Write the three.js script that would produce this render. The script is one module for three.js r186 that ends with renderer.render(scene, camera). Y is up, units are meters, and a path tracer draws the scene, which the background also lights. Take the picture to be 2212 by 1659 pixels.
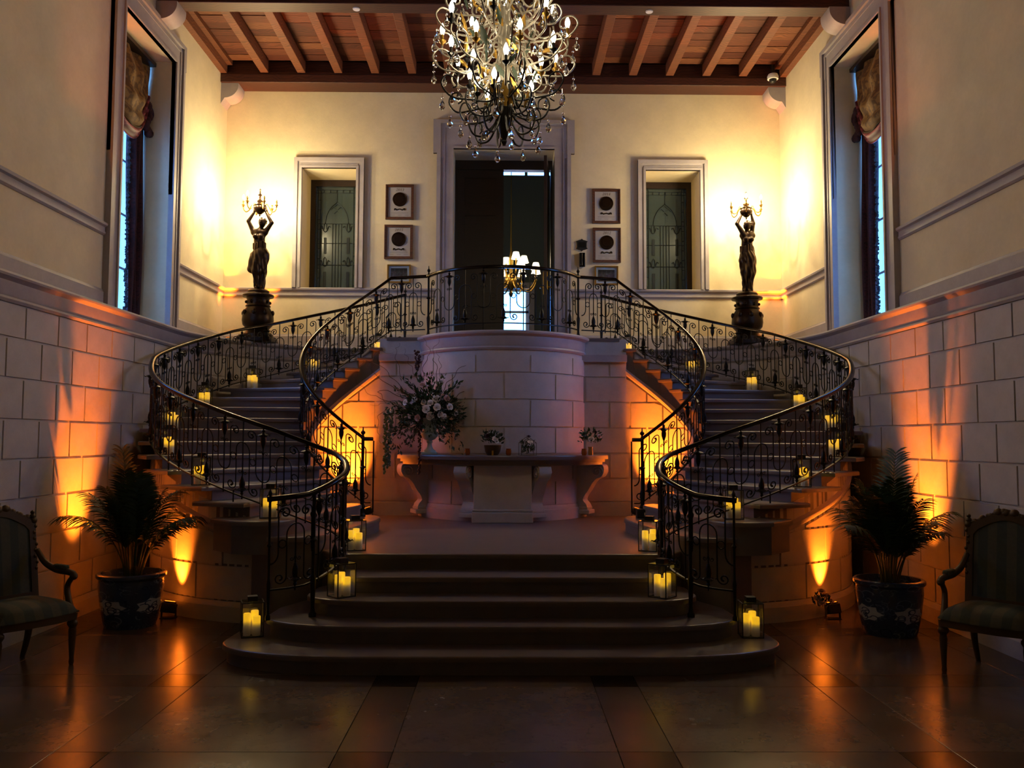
import * as THREE from 'three';
import { mergeGeometries, toCreasedNormals } from 'three/addons/utils/BufferGeometryUtils.js';
import { RoundedBoxGeometry } from 'three/addons/geometries/RoundedBoxGeometry.js';

// ---------------------------------------------------------------- camera, sky, exposure
const rad = (d) => d * Math.PI / 180;
const scene = new THREE.Scene();
const camera = new THREE.PerspectiveCamera(48.31, 2212 / 1659, 0.05, 200);
camera.position.set(0, 1.845, 0);
camera.rotation.order = 'YXZ';
camera.rotation.set(rad(3.65), rad(-0.6), rad(0.2));
camera.updateMatrixWorld();

const SKY = new THREE.Color().setRGB(1.1, 4.0, 12.5);      // late afternoon daylight, cold against the warm lamps
scene.background = SKY;

const renderer = new THREE.WebGLRenderer();
renderer.toneMapping = THREE.LinearToneMapping;
renderer.toneMappingExposure = 1.0;
renderer.outputColorSpace = THREE.SRGBColorSpace;
renderer.shadowMap.enabled = true;

// strengths of the lamps (candela)
const I_CANDELABRA = 2.5, I_CHANDELIER = 0.095, I_CANDLE = 0.0015, I_WALL_SPOT = 105, I_STAIR_SPOT = 26, I_NICHE_SPOT = 85, I_CORNER_SPOT = 75, I_HALL = 0.35;
const AMBER = new THREE.Color().setRGB(1, 0.19, 0.01), WARM = new THREE.Color().setRGB(1, 0.79, 0.44), TUNGSTEN = new THREE.Color().setRGB(1, 0.8, 0.5), CANDLE = new THREE.Color().setRGB(1, 0.62, 0.06);

// ---------------------------------------------------------------- small tools
function rng(seed) { let a = seed >>> 0; return () => { a = (a + 0x6d2b79f5) >>> 0; let t = Math.imul(a ^ (a >>> 15), 1 | a); t = (t + Math.imul(t ^ (t >>> 7), 61 | t)) ^ t; return ((t ^ (t >>> 14)) >>> 0) / 4294967296; }; }
const V = (x, y, d) => new THREE.Vector3(x, y, -d);          // d: metres in front of the camera
const lerp = (a, b, t) => a + (b - a) * t, clamp = (x, a, b) => Math.min(b, Math.max(a, x));
const sstep = (a, b, x) => { const t = clamp((x - a) / (b - a), 0, 1); return t * t * (3 - 2 * t); };
function table(rows) { return (x) => { if (x <= rows[0][0]) return rows[0][1]; for (let i = 1; i < rows.length; i++) if (x <= rows[i][0]) { const [a, b] = [rows[i - 1], rows[i]]; return lerp(a[1], b[1], (x - a[0]) / (b[0] - a[0])); } return rows[rows.length - 1][1]; }; }
const taken = new Map();
function numbered(name) { const n = taken.get(name) ?? 0; taken.set(name, n + 1); return n ? `${name}_${String(n).padStart(3, '0')}` : name; }
function tag(o, label, category, group, kind) { o.userData.label = label; o.userData.category = category; if (group) o.userData.group = group; if (kind) o.userData.kind = kind; return o; }
function thing(name, label, category, pos = [0, 0, 0], turn = 0, group, kind) {
  const o = new THREE.Group(); o.name = numbered(name); o.position.set(...pos); o.rotation.y = turn; scene.add(o);
  return tag(o, label, category, group, kind);
}
function part(name, geo, mat, parent, extra) {
  const m = new THREE.Mesh(geo, mat); m.castShadow = m.receiveShadow = true;
  m.name = parent === scene ? numbered(name) : name;
  if (extra) Object.assign(m.userData, extra);
  parent.add(m); return m;
}
function copyOf(o, pos, turn, label, group) {
  const c = o.clone(); c.name = numbered(o.name.replace(/_\d{3}$/, '')); c.userData = { ...o.userData };
  scene.add(c); c.position.set(...pos); c.rotation.y = turn; if (label) c.userData.label = label; if (group) c.userData.group = group; return c;
}

// ---------------------------------------------------------------- geometry
function metreUV(g) {
  const p = g.attributes.position, n = g.attributes.normal, uv = new Float32Array(p.count * 2);
  for (let i = 0; i < p.count; i++) {
    const ax = Math.abs(n.getX(i)), ay = Math.abs(n.getY(i)), az = Math.abs(n.getZ(i));
    if (ay >= ax && ay >= az) { uv[2 * i] = p.getX(i); uv[2 * i + 1] = p.getZ(i); }
    else if (ax >= az) { uv[2 * i] = p.getZ(i); uv[2 * i + 1] = p.getY(i); }
    else { uv[2 * i] = p.getX(i); uv[2 * i + 1] = p.getY(i); }
  }
  g.setAttribute('uv', new THREE.BufferAttribute(uv, 2)); return g;
}
function finish(pos, idx, crease = 0.6, keepUV) {
  let g = new THREE.BufferGeometry();
  g.setAttribute('position', new THREE.Float32BufferAttribute(pos, 3)); g.setIndex(idx);
  if (keepUV) g.setAttribute('uv', new THREE.Float32BufferAttribute(keepUV, 2));
  let vol = 0;
  for (let i = 0; i < idx.length; i += 3) {
    const a = idx[i] * 3, b = idx[i + 1] * 3, c = idx[i + 2] * 3;
    vol += pos[a] * (pos[b + 1] * pos[c + 2] - pos[b + 2] * pos[c + 1]) - pos[a + 1] * (pos[b] * pos[c + 2] - pos[b + 2] * pos[c]) + pos[a + 2] * (pos[b] * pos[c + 1] - pos[b + 1] * pos[c]);
  }
  if (vol < 0) for (let i = 0; i < idx.length; i += 3) [idx[i], idx[i + 1]] = [idx[i + 1], idx[i]];
  g.setIndex(idx);
  g = toCreasedNormals(g, crease);
  return keepUV ? g : metreUV(g);
}
function tidy(g, crease = 0.6) { return metreUV(toCreasedNormals(g.index ? g.toNonIndexed() : g, crease)); }
function boxG(x0, x1, y0, y1, d0, d1) {
  const g = new THREE.BoxGeometry(Math.abs(x1 - x0), Math.abs(y1 - y0), Math.abs(d1 - d0));
  g.translate((x0 + x1) / 2, (y0 + y1) / 2, -(d0 + d1) / 2); return metreUV(g.toNonIndexed());
}
function roundBox(w, h, d, r, x = 0, y = 0, z = 0) { const g = new RoundedBoxGeometry(w, h, d, 2, r).translate(x, y, z); return metreUV(g.index ? g.toNonIndexed() : g); }
function merged(list) { return mergeGeometries(list.map((g) => { const h = g.index ? g.toNonIndexed() : g; for (const k of Object.keys(h.attributes)) if (!['position', 'normal', 'uv'].includes(k)) h.deleteAttribute(k); if (!h.attributes.uv) metreUV(h); return h; })); }
function lathe(rows, seg = 20) { return metreUV(toCreasedNormals(new THREE.LatheGeometry(rows.map(([r, y]) => new THREE.Vector2(Math.max(r, 1e-4), y)), seg).toNonIndexed(), 0.7)); }
// a tube along points, radius a number or a function of t
function tube(pts, radius, radial = 6, closed = false, flat = 1) {
  const n = pts.length, pos = [], idx = [];
  const T = pts.map((p, i) => { const a = closed ? pts[(i + n - 1) % n] : pts[Math.max(0, i - 1)], b = closed ? pts[(i + 1) % n] : pts[Math.min(n - 1, i + 1)]; return b.clone().sub(a).normalize(); });
  let N = new THREE.Vector3(0, 1, 0); if (Math.abs(T[0].y) > 0.9) N.set(1, 0, 0);
  for (let i = 0; i < n; i++) {
    N = N.clone().addScaledVector(T[i], -N.dot(T[i])).normalize(); const B = T[i].clone().cross(N);
    const r = typeof radius === 'function' ? radius(i / (n - 1)) : radius;
    for (let k = 0; k < radial; k++) { const a = k / radial * 2 * Math.PI, c = Math.cos(a) * r, s = Math.sin(a) * r * flat; pos.push(pts[i].x + N.x * c + B.x * s, pts[i].y + N.y * c + B.y * s, pts[i].z + N.z * c + B.z * s); }
  }
  const m = closed ? n : n - 1;
  for (let i = 0; i < m; i++) for (let k = 0; k < radial; k++) { const a = i * radial + k, b = i * radial + (k + 1) % radial, c = ((i + 1) % n) * radial + k, d = ((i + 1) % n) * radial + (k + 1) % radial; idx.push(a, c, b, b, c, d); }
  if (!closed) for (const [o, f] of [[0, 1], [(n - 1) * radial, -1]]) for (let k = 1; k < radial - 1; k++) f > 0 ? idx.push(o, o + k, o + k + 1) : idx.push(o, o + k + 1, o + k);
  return finish(pos, idx, 0.9);
}
const smooth = (pts, n, closed = false) => new THREE.CatmullRomCurve3(pts, closed, 'centripetal').getPoints(n);
// plan curves: points [x, d]
class Path {
  constructor(pts) { this.p = pts; this.c = [0]; for (let i = 1; i < pts.length; i++) this.c.push(this.c[i - 1] + Math.hypot(pts[i][0] - pts[i - 1][0], pts[i][1] - pts[i - 1][1])); this.len = this.c[this.c.length - 1]; }
  raw(s) { const { p, c } = this; let i = 1; while (i < p.length - 1 && c[i] < s) i++; const t = (s - c[i - 1]) / (c[i] - c[i - 1] || 1); return [lerp(p[i - 1][0], p[i][0], t), lerp(p[i - 1][1], p[i][1], t)]; }
  at(s, e = 0.02) { const [x, d] = this.raw(s), a = this.raw(s - e), b = this.raw(s + e), l = Math.hypot(b[0] - a[0], b[1] - a[1]), tx = (b[0] - a[0]) / l, td = (b[1] - a[1]) / l; return { x, d, tx, td, nx: td * this.side, nd: -tx * this.side }; }
  off(s, o) { const q = this.at(s); return [q.x + q.nx * o, q.d + q.nd * o]; }
  near(x, d) { let best = 0, bd = 1e9; for (let s = 0; s <= this.len; s += 0.01) { const q = this.raw(s), h = Math.hypot(q[0] - x, q[1] - d); if (h < bd) { bd = h; best = s; } } return best; }
  mirrored() { const m = new Path(this.p.map(([x, d]) => [-x, d])); m.side = -this.side; return m; }
}
Path.prototype.side = 1;
const fn = (f) => (typeof f === 'function' ? f : () => f);
// a solid that follows a plan curve: offsets o0..o1 along its normal, heights yb..yt
function band(path, s0, s1, n, o0, o1, yb, yt, crease = 0.5) {
  yb = fn(yb); yt = fn(yt); const pos = [], idx = [];
  for (let i = 0; i <= n; i++) { const s = lerp(s0, s1, i / n), a = path.off(s, o0), b = path.off(s, o1), l = yb(s), h = yt(s); pos.push(a[0], l, -a[1], b[0], l, -b[1], b[0], h, -b[1], a[0], h, -a[1]); }
  for (let i = 0; i < n; i++) for (let k = 0; k < 4; k++) { const a = i * 4 + k, b = i * 4 + (k + 1) % 4, c = a + 4, d = b + 4; idx.push(a, c, b, b, c, d); }
  const e = n * 4; idx.push(0, 1, 2, 0, 2, 3, e, e + 2, e + 1, e, e + 3, e + 2);
  return finish(pos, idx, crease);
}
// a moulding: profile [[offset, y], ...] swept along a plan curve, lifted by y(s)
function sweep(path, s0, s1, n, profile, y = 0, crease = 0.5) {
  y = fn(y); const m = profile.length, pos = [], idx = [];
  for (let i = 0; i <= n; i++) { const s = lerp(s0, s1, i / n), q = path.at(s), h = y(s); for (const [o, v] of profile) pos.push(q.x + q.nx * o, v + h, -(q.d + q.nd * o)); }
  for (let i = 0; i < n; i++) for (let k = 0; k < m; k++) { const a = i * m + k, b = i * m + (k + 1) % m, c = a + m, d = b + m; idx.push(a, c, b, b, c, d); }
  const tri = THREE.ShapeUtils.triangulateShape(profile.map(([a, b]) => new THREE.Vector2(a, b)), []), ccw = THREE.ShapeUtils.area(profile.map(([a, b]) => new THREE.Vector2(a, b))) > 0;
  for (const [a, b, c] of tri) { ccw ? idx.push(a, b, c) : idx.push(a, b, c); idx.push(n * m + a, n * m + c, n * m + b); }
  return finish(pos, idx, crease);
}
// a polygon in plan [[x, d], ...] lifted from y0 to y1, upper edge chamfered
function prism(pts, y0, y1, ch = 0, crease = 0.4) {
  const v = pts.map(([x, d]) => new THREE.Vector2(x, d)), ccw = THREE.ShapeUtils.area(v) > 0, n = pts.length, pos = [], idx = [];
  const inset = (i) => { const a = v[(i + n - 1) % n], b = v[i], c = v[(i + 1) % n], u = b.clone().sub(a).normalize(), w = c.clone().sub(b).normalize(), q = new THREE.Vector2(-u.y - w.y, u.x + w.x).normalize(), k = Math.max(0.5, q.x * -u.y + q.y * u.x); return [b.x + q.x * ch / k * (ccw ? 1 : -1), b.y + q.y * ch / k * (ccw ? 1 : -1)]; };
  const rings = ch ? [[y0, 0], [y1 - ch, 0], [y1 - ch * 0.3, 0.3], [y1, 1]] : [[y0, 0], [y1, 0]];
  for (const [y, k] of rings) for (let i = 0; i < n; i++) { const q = inset(i); pos.push(lerp(pts[i][0], q[0], k), y, -lerp(pts[i][1], q[1], k)); }
  for (let r = 0; r < rings.length - 1; r++) for (let i = 0; i < n; i++) { const a = r * n + i, b = r * n + (i + 1) % n; ccw ? idx.push(a, b, a + n, b, b + n, a + n) : idx.push(a, a + n, b, b, a + n, b + n); }
  const top = (rings.length - 1) * n;
  for (const [a, b, c] of THREE.ShapeUtils.triangulateShape(v, [])) { const up = ccw; up ? idx.push(top + a, top + b, top + c, a, c, b) : idx.push(top + a, top + b, top + c, a, c, b); }
  return finish(pos, idx, crease);
}
// an upright plate with holes: outline in (a, y), thickness from b0 to b1; put(a, y, b) gives the world point
function plate(outline, holes, b0, b1, put) {
  const s = new THREE.Shape(outline.map(([a, y]) => new THREE.Vector2(a, y))); for (const h of holes) s.holes.push(new THREE.Path(h.map(([a, y]) => new THREE.Vector2(a, y))));
  const g = new THREE.ExtrudeGeometry(s, { depth: 1, bevelEnabled: false }), p = g.attributes.position, pos = [], idx = [];
  for (let i = 0; i < p.count; i++) { const q = put(p.getX(i), p.getY(i), lerp(b0, b1, p.getZ(i))); pos.push(q.x, q.y, q.z); idx.push(i); }
  return finish(pos, idx, 0.3);
}
const rect = (a0, a1, y0, y1) => [[a0, y0], [a1, y0], [a1, y1], [a0, y1]];
// closed surface of a signed distance field (negative inside), by surface nets
function sdfMesh(lo, hi, cell, f) {
  const n = [0, 1, 2].map((k) => Math.ceil((hi[k] - lo[k]) / cell) + 1), at = (i, j, k) => (k * n[1] + j) * n[0] + i, val = new Float32Array(n[0] * n[1] * n[2]);
  for (let k = 0; k < n[2]; k++) for (let j = 0; j < n[1]; j++) for (let i = 0; i < n[0]; i++) val[at(i, j, k)] = f(lo[0] + i * cell, lo[1] + j * cell, lo[2] + k * cell);
  const id = new Int32Array(val.length).fill(-1), pos = [], nor = [], idx = [], C = [[0, 0, 0], [1, 0, 0], [0, 1, 0], [1, 1, 0], [0, 0, 1], [1, 0, 1], [0, 1, 1], [1, 1, 1]], E = [[0, 1], [2, 3], [4, 5], [6, 7], [0, 2], [1, 3], [4, 6], [5, 7], [0, 4], [1, 5], [2, 6], [3, 7]];
  for (let k = 0; k < n[2] - 1; k++) for (let j = 0; j < n[1] - 1; j++) for (let i = 0; i < n[0] - 1; i++) {
    let x = 0, y = 0, z = 0, m = 0; const v = C.map(([a, b, c]) => val[at(i + a, j + b, k + c)]);
    for (const [a, b] of E) if ((v[a] < 0) !== (v[b] < 0)) { const t = v[a] / (v[a] - v[b]); x += lerp(C[a][0], C[b][0], t); y += lerp(C[a][1], C[b][1], t); z += lerp(C[a][2], C[b][2], t); m++; }
    if (!m) continue;
    id[at(i, j, k)] = pos.length / 3; const q = [lo[0] + (i + x / m) * cell, lo[1] + (j + y / m) * cell, lo[2] + (k + z / m) * cell]; pos.push(...q);
    const e = cell * 0.5, g = new THREE.Vector3(f(q[0] + e, q[1], q[2]) - f(q[0] - e, q[1], q[2]), f(q[0], q[1] + e, q[2]) - f(q[0], q[1] - e, q[2]), f(q[0], q[1], q[2] + e) - f(q[0], q[1], q[2] - e)).normalize(); nor.push(g.x, g.y, g.z);
  }
  for (let k = 1; k < n[2] - 1; k++) for (let j = 1; j < n[1] - 1; j++) for (let i = 1; i < n[0] - 1; i++) {
    const a = val[at(i, j, k)] < 0;
    for (const [di, dj, dk, u, w] of [[1, 0, 0, [0, 1, 0], [0, 0, 1]], [0, 1, 0, [0, 0, 1], [1, 0, 0]], [0, 0, 1, [1, 0, 0], [0, 1, 0]]]) {
      if ((val[at(i + di, j + dj, k + dk)] < 0) === a) continue;
      const q = [[0, 0], [1, 0], [1, 1], [0, 1]].map(([s, t]) => id[at(i - u[0] * s - w[0] * t, j - u[1] * s - w[1] * t, k - u[2] * s - w[2] * t)]);
      if (q.some((z) => z < 0)) continue;
      a ? idx.push(q[0], q[2], q[1], q[0], q[3], q[2]) : idx.push(q[0], q[1], q[2], q[0], q[2], q[3]);
    }
  }
  for (let i = 0; i < idx.length; i += 3) { // winding from the field's normals
    const [a, b, c] = [idx[i] * 3, idx[i + 1] * 3, idx[i + 2] * 3], u = [0, 1, 2].map((k) => pos[b + k] - pos[a + k]), w = [0, 1, 2].map((k) => pos[c + k] - pos[a + k]);
    const d = (u[1] * w[2] - u[2] * w[1]) * nor[a] + (u[2] * w[0] - u[0] * w[2]) * nor[a + 1] + (u[0] * w[1] - u[1] * w[0]) * nor[a + 2];
    if (d < 0) [idx[i + 1], idx[i + 2]] = [idx[i + 2], idx[i + 1]];
  }
  const g = new THREE.BufferGeometry(); g.setAttribute('position', new THREE.Float32BufferAttribute(pos, 3)); g.setAttribute('normal', new THREE.Float32BufferAttribute(nor, 3)); g.setIndex(idx);
  return metreUV(g);
}
const smin = (a, b, k) => { const h = Math.max(k - Math.abs(a - b), 0) / k; return Math.min(a, b) - h * h * k * 0.25; };
function capsule(x, y, z, a, b, ra, rb) { const px = x - a[0], py = y - a[1], pz = z - a[2], bx = b[0] - a[0], by = b[1] - a[1], bz = b[2] - a[2], t = clamp((px * bx + py * by + pz * bz) / (bx * bx + by * by + bz * bz), 0, 1); return Math.hypot(px - bx * t, py - by * t, pz - bz * t) - lerp(ra, rb, t); }

// ---------------------------------------------------------------- textures
function noise2(seed, period) { const r = rng(seed), g = Array.from({ length: period * period }, () => r()), w = (i) => ((i % period) + period) % period; return (x, y) => { const i = Math.floor(x), j = Math.floor(y), u = x - i, v = y - j, s = u * u * (3 - 2 * u), t = v * v * (3 - 2 * v), q = (a, b) => g[w(j + b) * period + w(i + a)]; return lerp(lerp(q(0, 0), q(1, 0), s), lerp(q(0, 1), q(1, 1), s), t); }; }
function dataTex(size, f, srgb = true, repeat = 1) {
  const a = new Uint8Array(size * size * 4);
  for (let j = 0; j < size; j++) for (let i = 0; i < size; i++) { const c = f(i / size, j / size); for (let k = 0; k < 3; k++) a[(j * size + i) * 4 + k] = clamp(Math.round(c[k] * 255), 0, 255); a[(j * size + i) * 4 + 3] = 255; }
  const t = new THREE.DataTexture(a, size, size); t.wrapS = t.wrapT = THREE.RepeatWrapping; t.magFilter = THREE.LinearFilter; t.minFilter = THREE.LinearMipmapLinearFilter; t.generateMipmaps = true;
  if (srgb) t.colorSpace = THREE.SRGBColorSpace; t.repeat.set(repeat, repeat); t.needsUpdate = true; return t;
}
const N8 = noise2(3, 8), N16 = noise2(5, 16), N64 = noise2(7, 64), N128 = noise2(9, 128);
const fbm = (u, v) => N8(u * 8, v * 8) * 0.4 + N16(u * 16, v * 16) * 0.3 + N64(u * 64, v * 64) * 0.2 + N128(u * 128, v * 128) * 0.1;
const tint = (r, g, b, k) => [r * k, g * k, b * k];
const plasterTex = dataTex(512, (u, v) => { const k = 0.93 + 0.09 * fbm(u, v); return tint(0.86, 0.8, 0.66, k); }, true, 0.45);
const stoneTex = dataTex(512, (u, v) => { const k = 0.9 + 0.13 * fbm(u, v) - (N128(u * 128, v * 128) > 0.93 ? 0.05 : 0); return tint(0.74, 0.71, 0.69, k); }, true, 0.8);
const stoneRough = dataTex(256, (u, v) => { const k = 0.62 + 0.25 * fbm(u, v); return [k, k, k]; }, false, 0.8);
const stoneBump = dataTex(512, (u, v) => { const k = fbm(u, v) * 0.7 + N128(u * 128, v * 128) * 0.3; return [k, k, k]; }, false, 1.6);
const marbleTex = dataTex(512, (u, v) => { const w = Math.abs(Math.sin((u * 3 + v * 2 + fbm(u, v) * 1.6) * Math.PI * 2)), k = 0.8 + 0.2 * fbm(u, v) - 0.1 * Math.pow(1 - w, 6); return tint(0.42, 0.36, 0.32, k); }, true, 0.5);
const marbleRough = dataTex(256, (u, v) => { const k = 0.17 + 0.16 * fbm(v, u); return [k, k, k]; }, false, 0.3);
const woodTex = (r, g, b, seed) => dataTex(256, (u, v) => { const n = noise2(seed, 8), w = Math.sin((v * 22 + n(u * 8, v * 8) * 2.2) * Math.PI * 2) * 0.5 + 0.5, k = 0.74 + 0.2 * w + 0.16 * (N128(u * 16, v * 128) - 0.5); return tint(r, g, b, k); }, true, 0.9);

// ---------------------------------------------------------------- materials
const std = (o) => new THREE.MeshStandardMaterial(o), phys = (o) => new THREE.MeshPhysicalMaterial(o);
const M = {
  plaster: std({ map: plasterTex, roughness: 0.92, bumpMap: stoneBump, bumpScale: 0.0015 }),
  stone: std({ map: stoneTex, roughnessMap: stoneRough, roughness: 1, bumpMap: stoneBump, bumpScale: 0.001 }),
  trim: std({ map: stoneTex, color: 0xdedbe2, roughness: 0.62 }),
  step: std({ map: stoneTex, color: 0x8e8688, roughness: 0.34, bumpMap: stoneBump, bumpScale: 0.0004 }),
  riser: std({ map: stoneTex, color: 0x857f84, roughness: 0.4 }),
  marble: std({ map: marbleTex, roughnessMap: marbleRough, roughness: 0.9 }),
  band: std({ map: marbleTex, color: 0xd8cfc8, roughnessMap: marbleRough, roughness: 0.95 }),
  cabochon: std({ map: marbleTex, color: 0x5d4a44, roughnessMap: marbleRough, roughness: 0.8 }),
  iron: std({ color: 0x1b1a1c, roughness: 0.42, metalness: 0.75 }),
  rail: std({ color: 0x2a2320, roughness: 0.2, metalness: 0.85 }),
  bronze: std({ color: 0x2c1c10, roughness: 0.36, metalness: 0.7 }),
  gilt: std({ color: 0xb08a3e, roughness: 0.32, metalness: 0.9 }),
  giltdark: std({ color: 0x4a371c, roughness: 0.5, metalness: 0.55 }),
  silver: std({ color: 0x9a9488, roughness: 0.35, metalness: 0.8 }),
  walnut: std({ map: woodTex(0.36, 0.2, 0.12, 21), roughness: 0.5 }),
  darkwood: std({ map: woodTex(0.16, 0.08, 0.055, 22), roughness: 0.42 }),
  joist: std({ map: woodTex(0.52, 0.29, 0.17, 23), roughness: 0.6 }),
  boardA: std({ map: woodTex(0.5, 0.26, 0.16, 24), roughness: 0.65 }),
  boardB: std({ map: woodTex(0.42, 0.2, 0.125, 25), roughness: 0.65 }),
  boardC: std({ map: woodTex(0.58, 0.34, 0.21, 26), roughness: 0.65 }),
  beam: std({ map: woodTex(0.33, 0.17, 0.12, 27), roughness: 0.5 }),
  black: std({ color: 0x0b0b0c, roughness: 0.45 }),
  white: std({ color: 0xe4e2dc, roughness: 0.5 }),
  sashwhite: std({ color: 0xe9ecec, roughness: 0.5 }),
  glass: phys({ color: 0xffffff, roughness: 0.02, transmission: 1, thickness: 0, ior: 1.5 }),
  smokeglass: phys({ color: 0xdfe6e4, roughness: 0.04, transmission: 1, thickness: 0, ior: 1.5 }),
  crystal: phys({ color: 0xffffff, roughness: 0.01, transmission: 1, thickness: 0.02, ior: 1.6 }),
  leadglass: phys({ color: 0x8fa6a6, roughness: 0.25, transmission: 0.85, thickness: 0, ior: 1.5 }),
  lead: std({ color: 0x20262a, roughness: 0.5, metalness: 0.6 }),
  bulb: std({ color: 0xfff4dd, emissive: new THREE.Color().setRGB(1, 0.86, 0.6), emissiveIntensity: 14 }),
  bulbstatue: std({ color: 0xfff0d0, emissive: new THREE.Color().setRGB(1, 0.82, 0.5), emissiveIntensity: 20 }),
  lampshade: std({ color: 0xfff1d6, emissive: new THREE.Color().setRGB(1, 0.85, 0.55), emissiveIntensity: 2.2, roughness: 0.9 }),
  lens: std({ color: 0x331505, emissive: AMBER, emissiveIntensity: 6 }),
  redlamp: std({ color: 0x400000, emissive: new THREE.Color().setRGB(1, 0.02, 0.02), emissiveIntensity: 1.5 }),
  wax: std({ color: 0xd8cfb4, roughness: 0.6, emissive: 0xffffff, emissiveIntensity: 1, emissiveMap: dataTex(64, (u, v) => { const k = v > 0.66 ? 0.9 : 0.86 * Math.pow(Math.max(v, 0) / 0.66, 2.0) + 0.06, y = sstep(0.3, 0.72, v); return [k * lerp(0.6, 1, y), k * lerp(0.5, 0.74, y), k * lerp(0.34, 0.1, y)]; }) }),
  porcelain: null, leaf: std({ color: 0x27401d, roughness: 0.55 }), leafdark: std({ color: 0x1c2f1c, roughness: 0.6 }), leafgrey: std({ color: 0x55685a, roughness: 0.7 }),
  bark: std({ color: 0x4d3525, roughness: 0.8 }), soil: std({ color: 0x1b130d, roughness: 1 }), petal: std({ color: 0xe9e0d6, roughness: 0.7 }), blush: std({ color: 0xc9a79b, roughness: 0.7 }), plum: std({ color: 0x3a1420, roughness: 0.7 }),
  urn: std({ color: 0x9fb2b5, roughness: 0.55 }), sage: std({ color: 0x5d6b3a, roughness: 0.8 }),
  amberglass: phys({ color: 0xc8742a, roughness: 0.25, transmission: 0.7, thickness: 0, ior: 1.5 }),
  goldglass: phys({ color: 0xb98b4a, roughness: 0.3, transmission: 0.3, thickness: 0, metalness: 0.3 }),
};
// ---------------------------------------------------------------- the room
const XU = 4.58, XL = 4.4, DB = 13.9, DBO = 14.64, YL = 3.3, YC = 7.57;   // upper wall, lower wall, back wall face and its far side, ledge, underside of beams
const structure = (name, label, cat) => { const o = new THREE.Group(); o.name = name; scene.add(o); return tag(o, label, cat, null, 'structure'); };
const LR = { [-1]: 'left', 1: 'right' };

// floor: marble panels between paler strips, small dark squares where the strips cross
{
  const fl = structure('floor', 'polished brown marble floor of large panels, strips and small dark squares', 'floor');
  part('base', boxG(-4.7, 4.7, -0.25, -0.012, -3.2, 14.6), M.marble, fl);
  const P = 1.66, W = 0.33, g = 0.002, tile = (x0, x1, d0, d1, m) => part(m === M.cabochon ? 'inset_tile' : 'tile', prism([[x0 + g, d0 + g], [x1 - g, d0 + g], [x1 - g, d1 - g], [x0 + g, d1 - g]], -0.02, 0, 0.002), m, fl);
  const X = [], D = []; for (let k = -3; k <= 2; k++) X.push(P * k + P / 2 - W / 2 + 0.025); for (let k = -3; k <= 3; k++) D.push(4.85 + P * k);
  for (const d of D) for (const x of X) {
    tile(x, x + W, d, d + W, M.cabochon);
    if (x + P <= 4.7) tile(x + W, Math.min(x + P, 4.7), d, d + W, M.band);
    tile(x, x + W, d + W, d + P, M.band);
    tile(x + W, Math.min(x + P, 4.7), d + W, d + P, M.marble);
  }
  part('apron', boxG(-4.7, 4.7, -0.02, -0.001, D[D.length - 1] + P, 14.6), M.marble, fl);
  part('apron', boxG(-4.7, X[0], -0.02, -0.001, -3.2, 11.5), M.marble, fl);
  part('apron', boxG(-4.7, 4.7, -0.02, -0.001, -3.2, D[0]), M.marble, fl);
}

// rows of ashlar blocks set proud of a wall that follows a plan curve
const ROWS = [[2.73, 3.04], [2.37, 2.73], [2.0, 2.37], [1.64, 2.0], [1.28, 1.64], [0.92, 1.28], [0.56, 0.92], [0.2, 0.56]];
function ashlar(parent, path, s0, s1, len, phase, seg, lim = null, rows = ROWS, proud = 0.016, gap = 0.012, from = null) {
  rows.forEach(([yb, yt], r) => {
    for (let s = s0 + (phase - (r % 2 ? 0.5 : 0)) * len - len; s < s1; s += len) {
      const a = Math.max(s, s0) + gap, b = Math.min(s + len, s1) - gap; if (b - a < 0.05) continue;
      const low = (q) => Math.max(yb + gap, from ? from(q) : -1), top = (q) => Math.max(low(q), Math.min(yt - gap, lim ? lim(q) : 9));
      if (Math.max(top(a) - low(a), top(b) - low(b)) < 0.03) continue;
      part('block', band(path, a, b, seg, -0.03, proud, low, top, 0.3), M.stone, parent);
    }
  });
}
const CORNICE = [[-0.06, 0.0], [-0.06, -0.26], [0.02, -0.26], [0.035, -0.235], [0.02, -0.21], [0.028, -0.195], [0.028, -0.075], [0.05, -0.06], [0.075, -0.045], [0.082, -0.025], [0.075, -0.006], [0.06, 0.0]];
const CHAIR_RAIL = [[0, 0], [0, -0.145], [0.012, -0.145], [0.03, -0.125], [0.03, -0.105], [0.022, -0.1], [0.022, -0.05], [0.05, -0.035], [0.055, -0.01], [0.045, 0]];
const BASEBOARD = [[0, 0], [0, -0.23], [0.03, -0.23], [0.03, -0.035], [0.018, -0.02], [0.012, 0]];
const PLINTH = [[0, 0.2], [0, 0], [0.05, 0], [0.05, 0.15], [0.04, 0.16], [0.03, 0.185], [0.018, 0.2]];

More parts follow.
